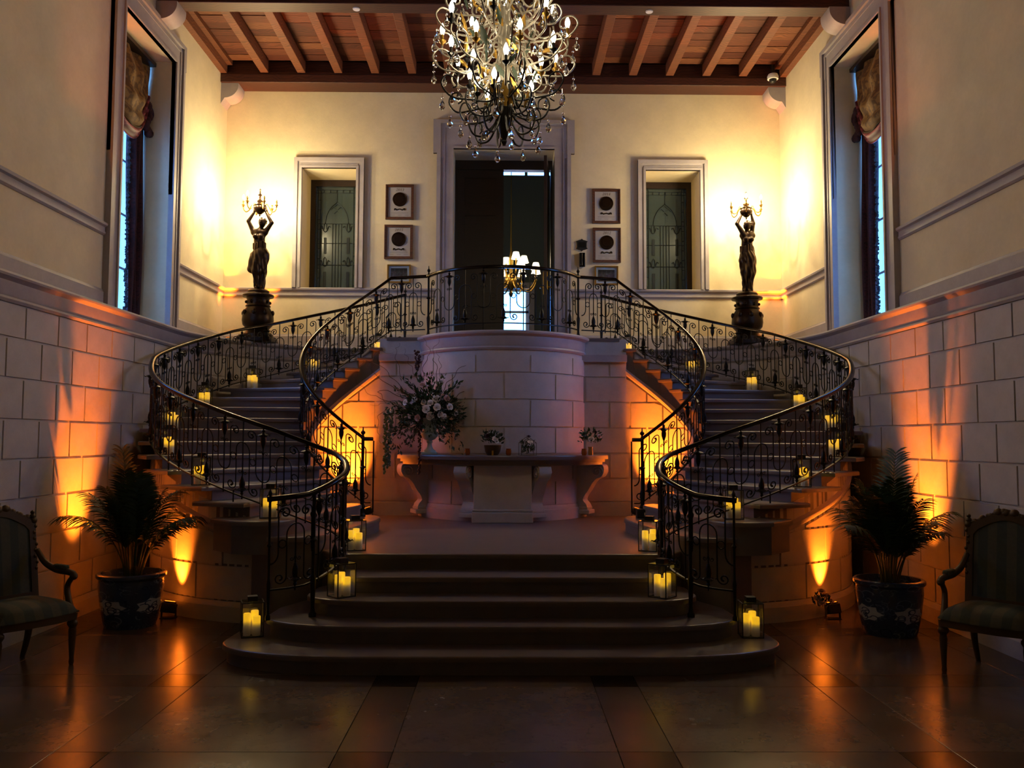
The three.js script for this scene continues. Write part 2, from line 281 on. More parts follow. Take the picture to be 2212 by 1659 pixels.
// the lower wall: straight along the side, then a quarter ellipse behind the stair
function lowerPath(sg) {
  const p = [[XL, -3.2], [XL, 2], [XL, 5], [XL, 8], [XL, 11.25]];
  for (let i = 1; i <= 24; i++) { const a = i / 24 * Math.PI / 2; p.push([2.2 + 2.2 * Math.cos(a), 11.3 + 2.45 * Math.sin(a)]); }
  p.push([1.3, 13.75]); const q = new Path(p); q.side = -1; return sg > 0 ? q : q.mirrored();
}
const lower = { 1: lowerPath(1), [-1]: lowerPath(-1) };
const WIN = { d0: 10.0, d1: 11.57, y0: YL, y1: 7.02 };
function uShape(a0, a1, y0, y1, w, ear, earH, head) { return [[a0 - w, y0], [a0 - w, y1 + head - earH], [a0 - w - ear, y1 + head - earH], [a0 - w - ear, y1 + head], [a1 + w + ear, y1 + head], [a1 + w + ear, y1 + head - earH], [a1 + w, y1 + head - earH], [a1 + w, y0], [a1, y0], [a1, y1], [a0, y1], [a0, y0]]; }
// stone surround of an opening; put(a, y, b): b metres proud of the wall
function casing(parent, put, a0, a1, y0, y1, w, ear, earH, head) {
  const g = [plate(uShape(a0, a1, y0, y1, w, ear, earH, head), [], -0.01, 0.045, put), plate(uShape(a0, a1, y0, y1, 0.035, 0, 0, 0.035), [], 0, 0.065, put)];
  const o = uShape(a0 - w + 0.06, a1 + w - 0.06, y0, y1 + head - 0.06, 0.06, ear, earH, 0.06); g.push(plate(o, [], 0, 0.075, put));
  g.push(plate(uShape(a0 - w + 0.13, a1 + w - 0.13, y0, y1 + head - 0.13, 0.03, ear * 0.9, earH - 0.02, 0.03), [], 0, 0.055, put));
  return part('surround', merged(g), M.trim, parent);
}
for (const sg of [-1, 1]) {
  const nm = LR[sg], w = structure('wall_' + nm, `${nm === 'left' ? 'cream plaster wall with orange-lit stone blocks below, its tall window nearer the dark armchair at left' : 'cream plaster wall over stone blocks, tall window above the palm at right'}`, 'wall'), path = lower[sg];
  const put = (a, y, b) => V(sg * (XU + b), y, a), face = (a, y, b) => V(sg * (XU - b), y, a);
  part('plaster', plate(rect(-3.2, DB, YL - 0.2, 8.6), [rect(WIN.d0, WIN.d1, WIN.y0, WIN.y1)], 0, 0.72, put), M.plaster, w);
  part('masonry', boxG(sg * (XL), sg * (XU + 0.72), -0.2, YL - 0.24, -3.2, 11.3), M.stone, w);
  part('curved_masonry', band(path, path.near(sg * XL, 11.25), path.len - 0.5, 30, -0.25, 0, -0.02, YL - 0.24), M.stone, w);
  // the ledge: flat top behind the cornice, out to the upper walls
  const top = [[sg * 4.7, -3.2]]; for (let s = 0.02; s < path.len - 0.1; s += 0.12) top.push(path.off(s, -0.05)); top.push([sg * 1.4, DB + 0.05], [sg * 4.7, DB + 0.05]);
  part('ledge', prism(top, YL - 0.24, YL - 0.001, 0), M.trim, w);
  part('cornice', sweep(path, 4, path.len - 0.25, 90, CORNICE, YL), M.trim, w);
  part('plinth', sweep(path, 4, path.near(sg * XL, 10.6), 4, PLINTH, 0), M.stone, w);
  const sStraight = path.near(sg * XL, 11.2), s58 = path.near(sg * XL, 8.435) % 0.58;
  ashlar(w, path, sStraight - 0.58 * 10, sStraight - 0.01, 0.58, ((path.near(sg * XL, 8.435) - (sStraight - 5.8)) / 0.58) % 1, 1);
  ashlar(w, path, sStraight, path.len - 1.4, 0.58, 0.5, 4, null, ROWS.slice(0, 6));
  const line = new Path([[sg * XU, -3], [sg * XU, WIN.d0 - 0.29]]); line.side = -sg; const line2 = new Path([[sg * XU, WIN.d1 + 0.29], [sg * XU, DB]]); line2.side = -sg;
  for (const l of [line, line2]) { part('chair_rail', sweep(l, 0, l.len, 1, CHAIR_RAIL, 4.29), M.trim, w); part('baseboard', sweep(l, 0, l.len, 1, BASEBOARD, YL + 0.23), M.trim, w); }
  casing(w, face, WIN.d0, WIN.d1, YL, WIN.y1, 0.28, 0.03, 0.36, 0.34);

  // window 1 / 2: white sash with muntins and panes, deep in the wall
  const win = structure('window_' + (sg < 0 ? 1 : 2), sg < 0 ? 'tall white-barred daylight window in the deep reveal above the left palm' : 'tall white-barred daylight window in the deep reveal above the right palm', 'window');
  const xg = XU + 0.5, cols = 4, rows = 5, fw = 0.06, mw = 0.032, aw = (WIN.d1 - WIN.d0 - 2 * fw) / cols, ah = (WIN.y1 - YL - 2 * fw) / rows, wp = (a, y, b) => V(sg * (xg + b), y, a);
  part('frame', plate(rect(WIN.d0 - 0.02, WIN.d1 + 0.02, YL - 0.02, WIN.y1 + 0.02), [rect(WIN.d0 + fw, WIN.d1 - fw, YL + fw, WIN.y1 - fw)], -0.03, 0.05, wp), M.sashwhite, win);
  for (let c = 1; c < cols; c++) part('muntin', plate(rect(WIN.d0 + fw + c * aw - (c === 2 ? 0.05 : mw / 2), WIN.d0 + fw + c * aw + (c === 2 ? 0.05 : mw / 2), YL + fw, WIN.y1 - fw), [], -0.02, 0.03, wp), M.sashwhite, win);
  for (let r = 1; r < rows; r++) part('muntin', plate(rect(WIN.d0 + fw, WIN.d1 - fw, YL + fw + r * ah - mw / 2, YL + fw + r * ah + mw / 2), [], -0.018, 0.028, wp), M.sashwhite, win);
  for (let c = 0; c < cols; c++) for (let r = 0; r < rows; r++) part('pane', plate(rect(WIN.d0 + fw + c * aw, WIN.d0 + fw + (c + 1) * aw, YL + fw + r * ah, YL + fw + (r + 1) * ah), [], 0.004, 0.006, wp), M.glass, win);
  part('handle', tube([wp(10.62, 5.02, -0.05), wp(10.7, 5.0, -0.09), wp(10.82, 4.97, -0.09)], 0.012, 6), M.black, win);
}

// back wall with door opening and two deep leaded windows
const DOOR = { x0: -0.834, x1: 0.834, y1: 6.62 }, BWIN = [[-3.32, -2.425], [2.335, 3.24]], BWY = [4.29, 6.28];
{
  const w = structure('wall_back', 'cream plaster end wall above the balcony with doorway and two deep leaded windows', 'wall'), put = (a, y, b) => V(a, y, DB + b), face = (a, y, b) => V(a, y, DB - b);
  part('plaster', plate([[-5.3, 2.8], [DOOR.x0, 2.8], [DOOR.x0, DOOR.y1], [DOOR.x1, DOOR.y1], [DOOR.x1, 2.8], [5.3, 2.8], [5.3, 8.6], [-5.3, 8.6]], BWIN.map(([a, b]) => rect(a, b, ...BWY)), 0, DBO - DB, put), M.plaster, w);
  part('masonry', boxG(-5.3, 5.3, -0.2, 2.8, DB, DBO), M.stone, w);
  for (const [a, b] of [[-XU, DOOR.x0 - 0.27], [DOOR.x1 + 0.27, XU]]) { const l = new Path([[a, DB], [b, DB]]); part('chair_rail', sweep(l, 0, l.len, 1, CHAIR_RAIL, 4.29), M.trim, w); part('baseboard', sweep(l, 0, l.len, 1, BASEBOARD, YL + 0.23), M.trim, w); }
  casing(w, face, DOOR.x0, DOOR.x1, YL, DOOR.y1, 0.27, 0.06, 0.56, 0.48);
  for (const [a, b] of BWIN) casing(w, face, a, b, BWY[0], BWY[1], 0.125, 0, 0.3, 0.165);
  BWIN.forEach(([a, b], k) => {
    const win = structure('window_' + (3 + k), k ? 'leaded glass window with dark frame beside the bronze statue at right' : 'leaded glass window with dark frame beside the bronze statue at left', 'window'), c = (a + b) / 2, wp = (x, y, z) => V(c + (k ? -1 : 1) * (x - c), y, DBO - 0.06 + z);
    part('frame', plate(rect(a - 0.02, b + 0.02, BWY[0] - 0.02, BWY[1] + 0.02), [rect(a + 0.085, b - 0.085, BWY[0] + 0.02, BWY[1] - 0.11)], -0.05, 0.05, wp), M.darkwood, win);
    part('pane', plate(rect(a + 0.06, b - 0.06, BWY[0], BWY[1] - 0.09), [], 0, 0.006, wp), M.leadglass, win);
    const L = [], ln = (pts, r = 0.0055) => L.push(tube(pts.map(([x, y]) => wp(a + x, BWY[0] + y, -0.008)), r, 5)), W = b - a, H = BWY[1] - BWY[0], mx = W / 2;
    for (const x of [0.12, 0.165, W - 0.12, W - 0.165]) ln([[x, 0.03], [x, H - 0.12]]);
    for (const y of [H - 0.165, H - 0.215]) ln([[0.09, y], [W - 0.09, y]]);
    for (let y = 0.12; y < H - 0.3; y += 0.17) for (const x of [0.12, W - 0.165]) ln([[x, y + (x > 0.2 ? 0.05 : 0)], [x + 0.045, y + (x > 0.2 ? 0.05 : 0)]]);
    for (let x = 0.22; x < W - 0.2; x += 0.11) ln([[x, H - 0.165], [x, H - 0.215]]);
    for (const y of [H * 0.62, H * 0.45, H * 0.26]) ln([[0.12, y], [W - 0.12, y]]);
    for (const x of [mx - 0.07, mx - 0.02, mx + 0.03, mx + 0.08]) ln([[x, 0.03], [x, H * 0.62]]);
    ln(smooth([[0.25, H * 0.62], [0.27, H * 0.69], [0.34, H * 0.76], [mx, H * 0.81]].map(([x, y]) => new THREE.Vector3(x, y, 0)), 12).map((p) => [p.x, p.y])); ln(smooth([[W - 0.25, H * 0.62], [W - 0.27, H * 0.69], [W - 0.34, H * 0.76], [mx, H * 0.81]].map(([x, y]) => new THREE.Vector3(x, y, 0)), 12).map((p) => [p.x, p.y])); ln([[mx, H * 0.81], [mx, H - 0.165]]);
    for (const x of [0.25, W - 0.25]) for (const y of [H * 0.3, H * 0.6]) { ln(smooth([[x - 0.09, y - 0.02], [x - 0.06, y], [x - 0.035, y - 0.07], [x, y - 0.1], [x + 0.035, y - 0.07], [x + 0.06, y], [x + 0.09, y - 0.02]].map(([u, v]) => new THREE.Vector3(u, v, 0)), 18).map((p) => [p.x, p.y]), 0.008); ln([[x - 0.025, y - 0.06], [x - 0.02, y + 0.03], [x, y + 0.06], [x + 0.02, y + 0.03], [x + 0.025, y - 0.06]], 0.007); }
    for (const x of [0.25, W - 0.25]) for (const [y0, y1] of [[0.03, H * 0.2], [H * 0.36, H * 0.5]]) L.push(plate(rect(a + x - 0.022, a + x + 0.022, BWY[0] + y0, BWY[0] + y1), [], -0.012, -0.002, wp));
    for (const [x, y] of [[mx, H * 0.77], [mx - 0.06, H * 0.745], [mx + 0.06, H * 0.745], [mx, H * 0.71]]) ln([[x - 0.045, y], [x, y + 0.045], [x + 0.045, y], [x, y - 0.045], [x - 0.045, y]], 0.006);
    part('leading', merged(L), M.lead, win);
  });
}
// near wall behind the camera, closing the hall
{ const w = structure('wall_front', 'plain cream plaster wall closing the entrance end of the hall', 'wall'); part('plaster', boxG(-5.3, 5.3, -0.2, 8.6, -3.9, -3.2), M.plaster, w); }

// ceiling: boards between joists, cross beams on plaster corbels
{
  const c = structure('ceiling', 'timber ceiling of short boards between joists with heavy cross beams', 'ceiling'), r = rng(41), mats = [M.boardA, M.boardB, M.boardC, M.boardA, M.boardB];
  part('deck', boxG(-5.3, 5.3, 8.06, 8.6, -3.9, DBO), M.beam, c);
  const JX = []; for (let k = -7; k < 7; k++) JX.push((k + 0.5) * 0.595);
  const edge = [-XU + 0.02, ...JX, XU - 0.02];
  for (const x of JX) for (const [d0, d1] of [[11.24, 13.5], [7.9, 10.97]]) part('joist', roundBox(0.13, 0.2, d1 - d0, 0.008, x, 7.82, -(d0 + d1) / 2), M.joist, c);
  for (let b = 0; b < edge.length - 1; b++) for (let k = 0; k < 11; k++) { const d = 11.2 + k * 0.212 + 0.0, lift = r() * 0.012; part('board', boxG(edge[b] + 0.03, edge[b + 1] - 0.03, 7.93 + lift, 7.96 + lift, d + 0.004, d + 0.208), mats[Math.floor(r() * 5)], c); }
  part('boarding', boxG(-XU, XU, 7.93, 7.95, -3.2, 11.2), M.boardB, c);
  part('cross_beam', merged([roundBox(2 * XU, 0.4, 0.26, 0.012, 0, YC + 0.2, -11.11)]), M.beam, c);
  part('cross_beam', roundBox(2 * XU, 0.4, 0.26, 0.012, 0, YC + 0.2, -7.6), M.beam, c);
  part('wall_beam', merged([roundBox(2 * XU, 0.14, 0.38, 0.012, 0, YC + 0.07, -13.71), boxG(-XU, XU, YC + 0.14, YC + 0.17, 13.53, DB), boxG(-XU, XU, YC + 0.17, YC + 0.38, 13.6, DB)]), M.beam, c);
  for (const s of [-1, 1]) part('edge_board', merged([boxG(s * (XU - 0.1), s * XU, 7.72, 7.95, 11.2, 13.55), boxG(s * (XU - 0.18), s * XU, 7.86, 7.93, 11.2, 13.55)]), M.joist, c);
  for (const s of [-1, 1]) for (const d of [11.11, 13.72]) {
    const q = [[0, 0], [0, -0.34]]; for (let i = 0; i <= 8; i++) { const a = i / 8 * Math.PI / 2; q.push([0.06 + 0.22 * Math.sin(a), -0.24 + 0.24 * (1 - Math.cos(a)) * 0.85]); } q.push([0.28, 0]);
    part('corbel', plate(q.map(([a, y]) => [a, YC + y]), [], d - 0.16, d + 0.16, (a, y, b) => V(s * (XU - a), y, b)), M.trim, c);
  }
  for (const x of [-1.98, 1.94]) part('downlight_disc', lathe([[0, 0], [0.045, 0], [0.05, 0.008], [0.05, 0.015], [0, 0.015]], 18).translate(x, YC - 0.014, -11.12), M.white, c);
}
{
  const cam = thing('security_camera', 'small white dome security camera under the end beam above the bronze statue', 'camera', [4.33, 7.87, -13.42], 0);
  part('bracket', lathe([[0, 0], [0.03, 0], [0.03, -0.16], [0, -0.16]], 12), M.black, cam); part('housing', lathe([[0, -0.14], [0.075, -0.15], [0.09, -0.19], [0.085, -0.23], [0, -0.23]], 18), M.white, cam);
  part('dome', lathe([[0, -0.23], [0.06, -0.23], [0.055, -0.265], [0.035, -0.29], [0, -0.3]], 16), M.black, cam);
}

// the hall beyond the doorway
{
  const h = structure('wall_beyond', 'dim grey-green room seen through the half open door, its garden door glaring', 'room'), hx = 4.2, D1 = 22, mat = std({ color: 0x565c57, roughness: 0.9 });
  const put = (a, y, b) => V(a, y, D1 + b), GD = rect(-0.95, 0.66, YL + 0.02, 5.72), CL = [rect(-1.4, -0.35, 8.72, 8.95), rect(-0.28, 0.55, 8.72, 8.95), rect(0.62, 1.5, 8.72, 8.95)];
  part('end_wall', plate(rect(-hx, hx, YL - 0.2, 9.6), [GD, ...CL], 0, 0.3, put), mat, h);
  for (const s of [-1, 1]) part('side_wall', boxG(s * hx, s * (hx + 0.3), YL - 0.2, 9.6, DBO, D1 + 0.3), mat, h);
  part('floor_slab', boxG(-hx, hx, YL - 0.3, YL - 0.02, DBO, D1), M.band, h); part('lid', boxG(-hx - 0.3, hx + 0.3, 9.2, 9.6, DBO - 0.1, D1 + 0.3), mat, h);
  part('upper_wall', boxG(-hx - 0.3, hx + 0.3, 8.55, 9.6, DBO - 0.3, DBO), mat, h);
  part('trim', plate(uShape(-0.95, 0.66, YL + 0.02, 5.72, 0.14, 0, 0.1, 0.16), [], -0.05, 0.02, put), M.trim, h);
  const fr = []; for (const x of [-0.95, -0.17, 0.58]) fr.push(boxG(x, x + 0.08, YL, 5.72, D1 + 0.1, D1 + 0.16)); for (const y of [YL, 5.1, 5.66]) fr.push(boxG(-0.95, 0.66, y, y + 0.06, D1 + 0.1, D1 + 0.16));
  part('garden_door', merged(fr), M.sashwhite, h); part('pane', boxG(-0.95, 0.66, YL, 5.72, D1 + 0.12, D1 + 0.126), M.glass, h);
}
// double door: one leaf shut, one swung into the far hall
{
  const d = structure('door_1', 'dark panelled double door, one leaf shut and one standing open', 'door'), D0 = 14.46, H = [YL + 0.01, DOOR.y1 - 0.16];
  part('frame', merged([boxG(DOOR.x0, DOOR.x1, H[1], DOOR.y1, D0, D0 + 0.14), boxG(DOOR.x0, DOOR.x0 + 0.03, H[0], H[1], D0, D0 + 0.14), boxG(DOOR.x1 - 0.03, DOOR.x1, H[0], H[1], D0, D0 + 0.14)]), M.darkwood, d);
  const leaf = (name, hinge, turn, s) => {
    const g = new THREE.Group(); g.name = name; d.add(g); g.position.set(hinge, 0, -D0 - 0.03); g.rotation.y = turn; const w = 0.8, B = (a, b, y0, y1, z0, z1) => boxG(s * a, s * b, y0, y1, z0, z1), F = [];
    for (const [a, b] of [[0, 0.13], [w - 0.13, w]]) F.push(B(a, b, H[0], H[1], 0, 0.05));
    const ys = [H[0], H[0] + 0.22, H[0] + 0.78, H[0] + 0.98, H[0] + 2.35, H[0] + 2.5, H[1] - 0.14, H[1]];
    for (let k = 0; k < 8; k += 2) F.push(B(0.13, w - 0.13, ys[k], ys[k + 1], 0, 0.05));
    part('stile_and_rail', merged(F), M.darkwood, g);
    for (let k = 1; k < 7; k += 2) part('panel', merged([B(0.13, w - 0.13, ys[k], ys[k + 1], 0.018, 0.034), B(0.19, w - 0.19, ys[k] + 0.06, ys[k + 1] - 0.06, 0.008, 0.03)]), M.darkwood, g);
    return g;
  };
  leaf('shut_leaf', DOOR.x0 + 0.03, 0, 1);
  const o = leaf('open_leaf', DOOR.x1 - 0.05, rad(84), -1);   // swung away from the hall
  part('handle', merged([boxG(-0.76, -0.72, YL + 0.88, YL + 1.25, -0.012, 0), tube([V(-0.74, YL + 1.0, -0.01), V(-0.74, YL + 1.0, -0.06), V(-0.66, YL + 1.0, -0.06)], 0.011, 7), tube([V(-0.74, YL + 1.0, 0.06), V(-0.74, YL + 1.0, 0.11), V(-0.66, YL + 1.0, 0.11)], 0.011, 7), boxG(-0.76, -0.72, YL + 0.88, YL + 1.25, 0.05, 0.062)]), M.gilt, o);
}
// ---------------------------------------------------------------- entrance steps, balcony and the two curved stairs
const RISE = 0.15, YP = 0.75, Y = (n) => YP + RISE * n;
function superEnd(w, front, a, b, back) { // plan of a step: straight front with rounded ends
  const p = []; for (let i = 0; i <= 16; i++) { const t = i / 16 * Math.PI / 2; p.push([w - a + a * Math.pow(Math.sin(t), 0.9), front + b - b * Math.pow(Math.cos(t), 0.9)]); }
  p.push([w - 0.02, front + b + 0.35], [w - 0.25, back]); return [...p, ...p.slice().reverse().map(([x, d]) => [-x, d])].reverse();
}
{
  const st = thing('entrance_steps', 'broad dark stone steps with rounded ends rising to the platform in the middle', 'steps');
  const rows = [[2.33, 6.785, 1.25, 0.56, 8.5], [2.05, 7.157, 1.05, 0.46, 8.5], [1.745, 7.46, 0.75, 0.36, 8.5], [1.58, 7.8, 0.4, 0.3, 8.7]];
  rows.forEach(([w, f, a, b, k], i) => {
    part('riser', prism(superEnd(w - 0.03, f + 0.03, a, b, k), 0, RISE * (i + 1) - 0.045), M.riser, st);
    part('tread', prism(superEnd(w, f, a, b, k), RISE * (i + 1) - 0.045, RISE * (i + 1), 0.016), M.step, st);
  });
  const pl = [[-1.62, 8.22], [1.62, 8.22], [1.75, 8.45], [2.3, 8.7], [2.75, 9.6], [2.75, 12.4], [-2.75, 12.4], [-2.75, 9.6], [-2.3, 8.7], [-1.75, 8.45]];
  part('riser', prism(pl.map(([x, d]) => [x, d + (d < 8.3 ? 0.03 : 0)]), 0, YP - 0.045), M.riser, st); part('platform', prism(pl, YP - 0.045, YP, 0.016), M.step, st);
}
// plan curves of the railings (and of the stair between them); right side, d = depth
function outerPath(sg) {
  const p = smooth([[2.02, 7.4], [1.8, 7.43], [1.6, 7.6], [1.48, 7.85], [1.47, 8.1], [1.54, 8.36], [1.7, 8.54], [1.9, 8.6], [2.1, 8.6]].map(([x, d]) => new THREE.Vector3(x, d, 0)), 40).map((q) => [q.x, q.y]);
  for (let i = 1; i <= 72; i++) { const a = -Math.PI / 2 + 0.036 + i / 72 * (Math.PI - 0.036), s = Math.sin(a); p.push([2.02 + 2.25 * Math.cos(a), 10.85 + (s > 0 ? 2.75 : 2.25) * s]); }
  p.push([1.54, 13.6]); const q = new Path(p); return sg > 0 ? q : q.mirrored();   // normal points outwards, away from the stair
}
function innerPath(sg) {
  const p = [[1.55, 10.52], [1.64, 10.49]];
  for (let i = 0; i <= 48; i++) { const a = -Math.PI / 2 - 0.05 + i / 48 * (Math.PI + 0.05), s = Math.sin(a); p.push([1.75 + 0.92 * Math.cos(a), 11.42 + (s > 0 ? 0.97 : 0.94) * s]); }
  p.push([1.55, 12.39], [1.09, 12.24]); const q = new Path(p); q.side = 1; return sg > 0 ? q : q.mirrored();   // normal points away from the curve's centre
}
const OUT = { 1: outerPath(1), [-1]: outerPath(-1) }, INN = { 1: innerPath(1), [-1]: innerPath(-1) };
const nOut = table([[1.0, 1.66, 8.5], [1.4, 1.86, 8.61], [2.5, 2.3, 8.62], [3.3, 2.67, 8.69], [4.2, 3.06, 8.86], [4.95, 3.39, 9.07], [5.83, 3.72, 9.38], [6.9, 4.03, 9.8], [8.38, 4.21, 10.35], [9.2, 4.27, 10.83], [10.2, 4.23, 11.37], [11.1, 4.12, 11.84], [12.26, 3.9, 12.36], [13.43, 3.49, 12.93], [14.82, 2.92, 13.37], [15.8, 2.41, 13.56], [16.5, 1.99, 13.6], [17.23, 1.57, 13.6]].map(([n, x, d]) => [OUT[1].near(x, d), n]));
const sOut = (() => { const rows = []; for (let s = 0; s <= OUT[1].len; s += 0.02) rows.push([nOut(s), s]); return table(rows.filter((r, i) => !i || r[0] > rows[i - 1][0])); })();
const innA = INN[1].near(1.75, 10.48), innB = INN[1].near(1.75, 12.39);
const nInn = (s) => Math.min(17.53, lerp(2.25, 16.95, (s - innA) / (innB - innA))), sInn = (n) => lerp(innA, innB, (n - 2.25) / 14.7);
const baseOut = table([[0, 0.52], [0.35, 0.555], [0.75, 0.68], [OUT[1].near(1.47, 8.1), 0.74], [OUT[1].near(1.66, 8.5), 0.89], [OUT[1].near(1.86, 8.61), Y(1.4)]]);
const lineOut = (s) => (s < OUT[1].near(1.86, 8.61) ? baseOut(s) : Y(nOut(s))), lineInn = (s) => Y(Math.max(1.9, nInn(s)));
const O = (n, o = 0.12) => OUT[1].off(sOut(n), o), I = (n, o = -0.08) => INN[1].off(sInn(n), o);

for (const sg of [-1, 1]) {
  const st = thing('curved_staircase', sg < 0 ? 'curved stone staircase sweeping up beside the big flower urn to the balcony' : 'curved stone staircase sweeping up beside the smallest bouquet to the balcony', 'staircase'), mir = (p) => p.map(([x, d]) => [sg * x, d]);
  const step1 = smooth([[2.2, 8.24], [1.98, 8.26], [1.79, 8.36], [1.69, 8.6], [1.6, 9.1], [1.5, 9.7], [1.455, 10.05], [1.46, 10.35], [1.55, 10.6], [1.7, 10.68], [1.84, 10.56]].map(([x, d]) => new THREE.Vector3(x, d, 0)), 36).map((q) => [q.x, q.y]);
  const back1 = [[1.95, 10.3], [2.05, 9.6], [2.3, 8.9], [2.45, 8.4]];
  const step2 = smooth([[2.62, 8.3], [2.4, 8.24], [2.2, 8.26], [2.08, 8.45], [1.98, 8.9], [1.86, 9.5], [1.74, 10.05], [1.69, 10.35], [1.74, 10.52], [1.86, 10.6]].map(([x, d]) => new THREE.Vector3(x, d, 0)), 36).map((q) => [q.x, q.y]), back2 = [[2.2, 10.2], [2.5, 9.2], [2.9, 8.6]];
  const inset = (p, k) => { const c = p.reduce((a, q) => [a[0] + q[0] / p.length, a[1] + q[1] / p.length], [0, 0]); return p.map(([x, d]) => { const l = Math.hypot(x - c[0], d - c[1]); return [x - (x - c[0]) / l * k, d - (d - c[1]) / l * k]; }); };
  for (const [n, f, b] of [[1, step1, back1], [2, step2, back2]]) {
    part('riser', prism(mir(inset([...f, ...b], 0.035)), n === 1 ? 0.02 : YP - 0.02, Y(n) - 0.045), M.riser, st); part('tread', prism(mir([...f, ...b]), Y(n) - 0.045, Y(n), 0.016), M.step, st);
  }
  for (let n = 3; n <= 16; n++) {
    const edge = (lo, li, a, b, k, off) => { const q = []; for (let i = 0; i <= k; i++) q.push((lo ? OUT : INN)[1].off((lo ? sOut : sInn)(lerp(a, b, i / k)), off)); return q; };
    const nose = (o, i) => [...edge(true, 0, n, n + 1.25, 5, o), ...edge(false, 0, n, Math.min(n + 1.25, 17), 4, i).reverse()];
    part('riser', prism(mir([...edge(true, 0, n + 0.07, n + 1.15, 5, -0.06), ...edge(false, 0, n + 0.16, n + 1.15, 4, -0.035).reverse()]), n > 9 ? Y(n - 4) : 0.02, Y(n) - 0.045), M.riser, st);
    part('tread', prism(mir(nose(0.12, -0.09)), Y(n) - 0.045, Y(n), 0.016), M.step, st);
  }
  // under the stair: outer wall with sloping string course, blocks below it
  const po = OUT[sg], pi = INN[sg], a = sOut(1.6), b = sOut(9), so = (s) => lineOut(s) - 0.4, si = (s) => lineInn(s) - 0.46;
  part('outer_wall', band(po, a, b, 40, -0.3, -0.06, -0.01, (s) => lineOut(s) - 0.17), M.stone, st);
  part('string_course', sweep(po, sOut(1.9), b, 40, [[-0.1, -0.045], [-0.06, -0.045], [-0.035, -0.03], [-0.02, 0.0], [-0.02, 0.02], [-0.04, 0.03], [-0.06, 0.05], [-0.1, 0.05]], so), M.trim, st);
  part('plinth', sweep(po, a, sOut(7.5), 24, PLINTH.map(([o, y]) => [o - 0.06, y]), 0), M.stone, st);
  ashlar(st, { off: (s, o) => po.off(s, o - 0.06) }, a, b, 0.72, 0.3, 4, (s) => so(s) - 0.07);
  // inner side, in the niche, carried on to the drum under the landing
  const c0 = sInn(6), c1 = sInn(16.9), niche = new Path([[sg * 1.78, 12.3], [sg * 1.1, 12.3]]); niche.side = pi.side;
  part('inner_wall', band(pi, sInn(2.3), c1, 40, -0.02, 0.12, YP - 0.02, (s) => lineInn(s) - 0.17), M.stone, st);
  part('string_course', sweep(pi, sInn(3), c1, 44, [[0.0, -0.05], [-0.04, -0.05], [-0.07, -0.03], [-0.08, 0.01], [-0.06, 0.03], [-0.04, 0.05], [0, 0.05]], (s) => Math.min(si(s), YL - 0.3)), M.trim, st);
  part('niche_wall', band({ off: (s, o) => [niche.off(s, 0)[0], 12.32 + o] }, 0, niche.len, 2, 0, 0.3, YP - 0.02, YL - 0.02), M.stone, st);
  part('string_course', band({ off: (s, o) => [niche.off(s, 0)[0], 12.32 - o] }, 0, niche.len, 2, 0, 0.08, YL - 0.35, YL - 0.25), M.trim, st);
  const rows = ROWS.slice(1, 5).concat([[0.95, 1.28]]), ip = { off: (s, o) => pi.off(s, -o - 0.02) };
  ashlar(st, ip, c0, c1, 0.5, 0.2, 4, (s) => Math.min(si(s), YL - 0.3) - 0.08, [[2.73, 3.04], ...rows]);
  ashlar(st, { off: (s, o) => [niche.off(s, 0)[0], 12.32 - o] }, 0, niche.len, 0.7, 0.35, 1, null, [[2.73, 2.93], ...rows]);
  part('plinth', band({ off: (s, o) => [niche.off(s, 0)[0], 12.32 - o] }, 0, niche.len, 2, 0, 0.04, YP, YP + 0.19), M.stone, st);
  part('plinth', band(pi, sInn(4), c1, 30, -0.06, 0.1, YP, YP + 0.19), M.stone, st);
}
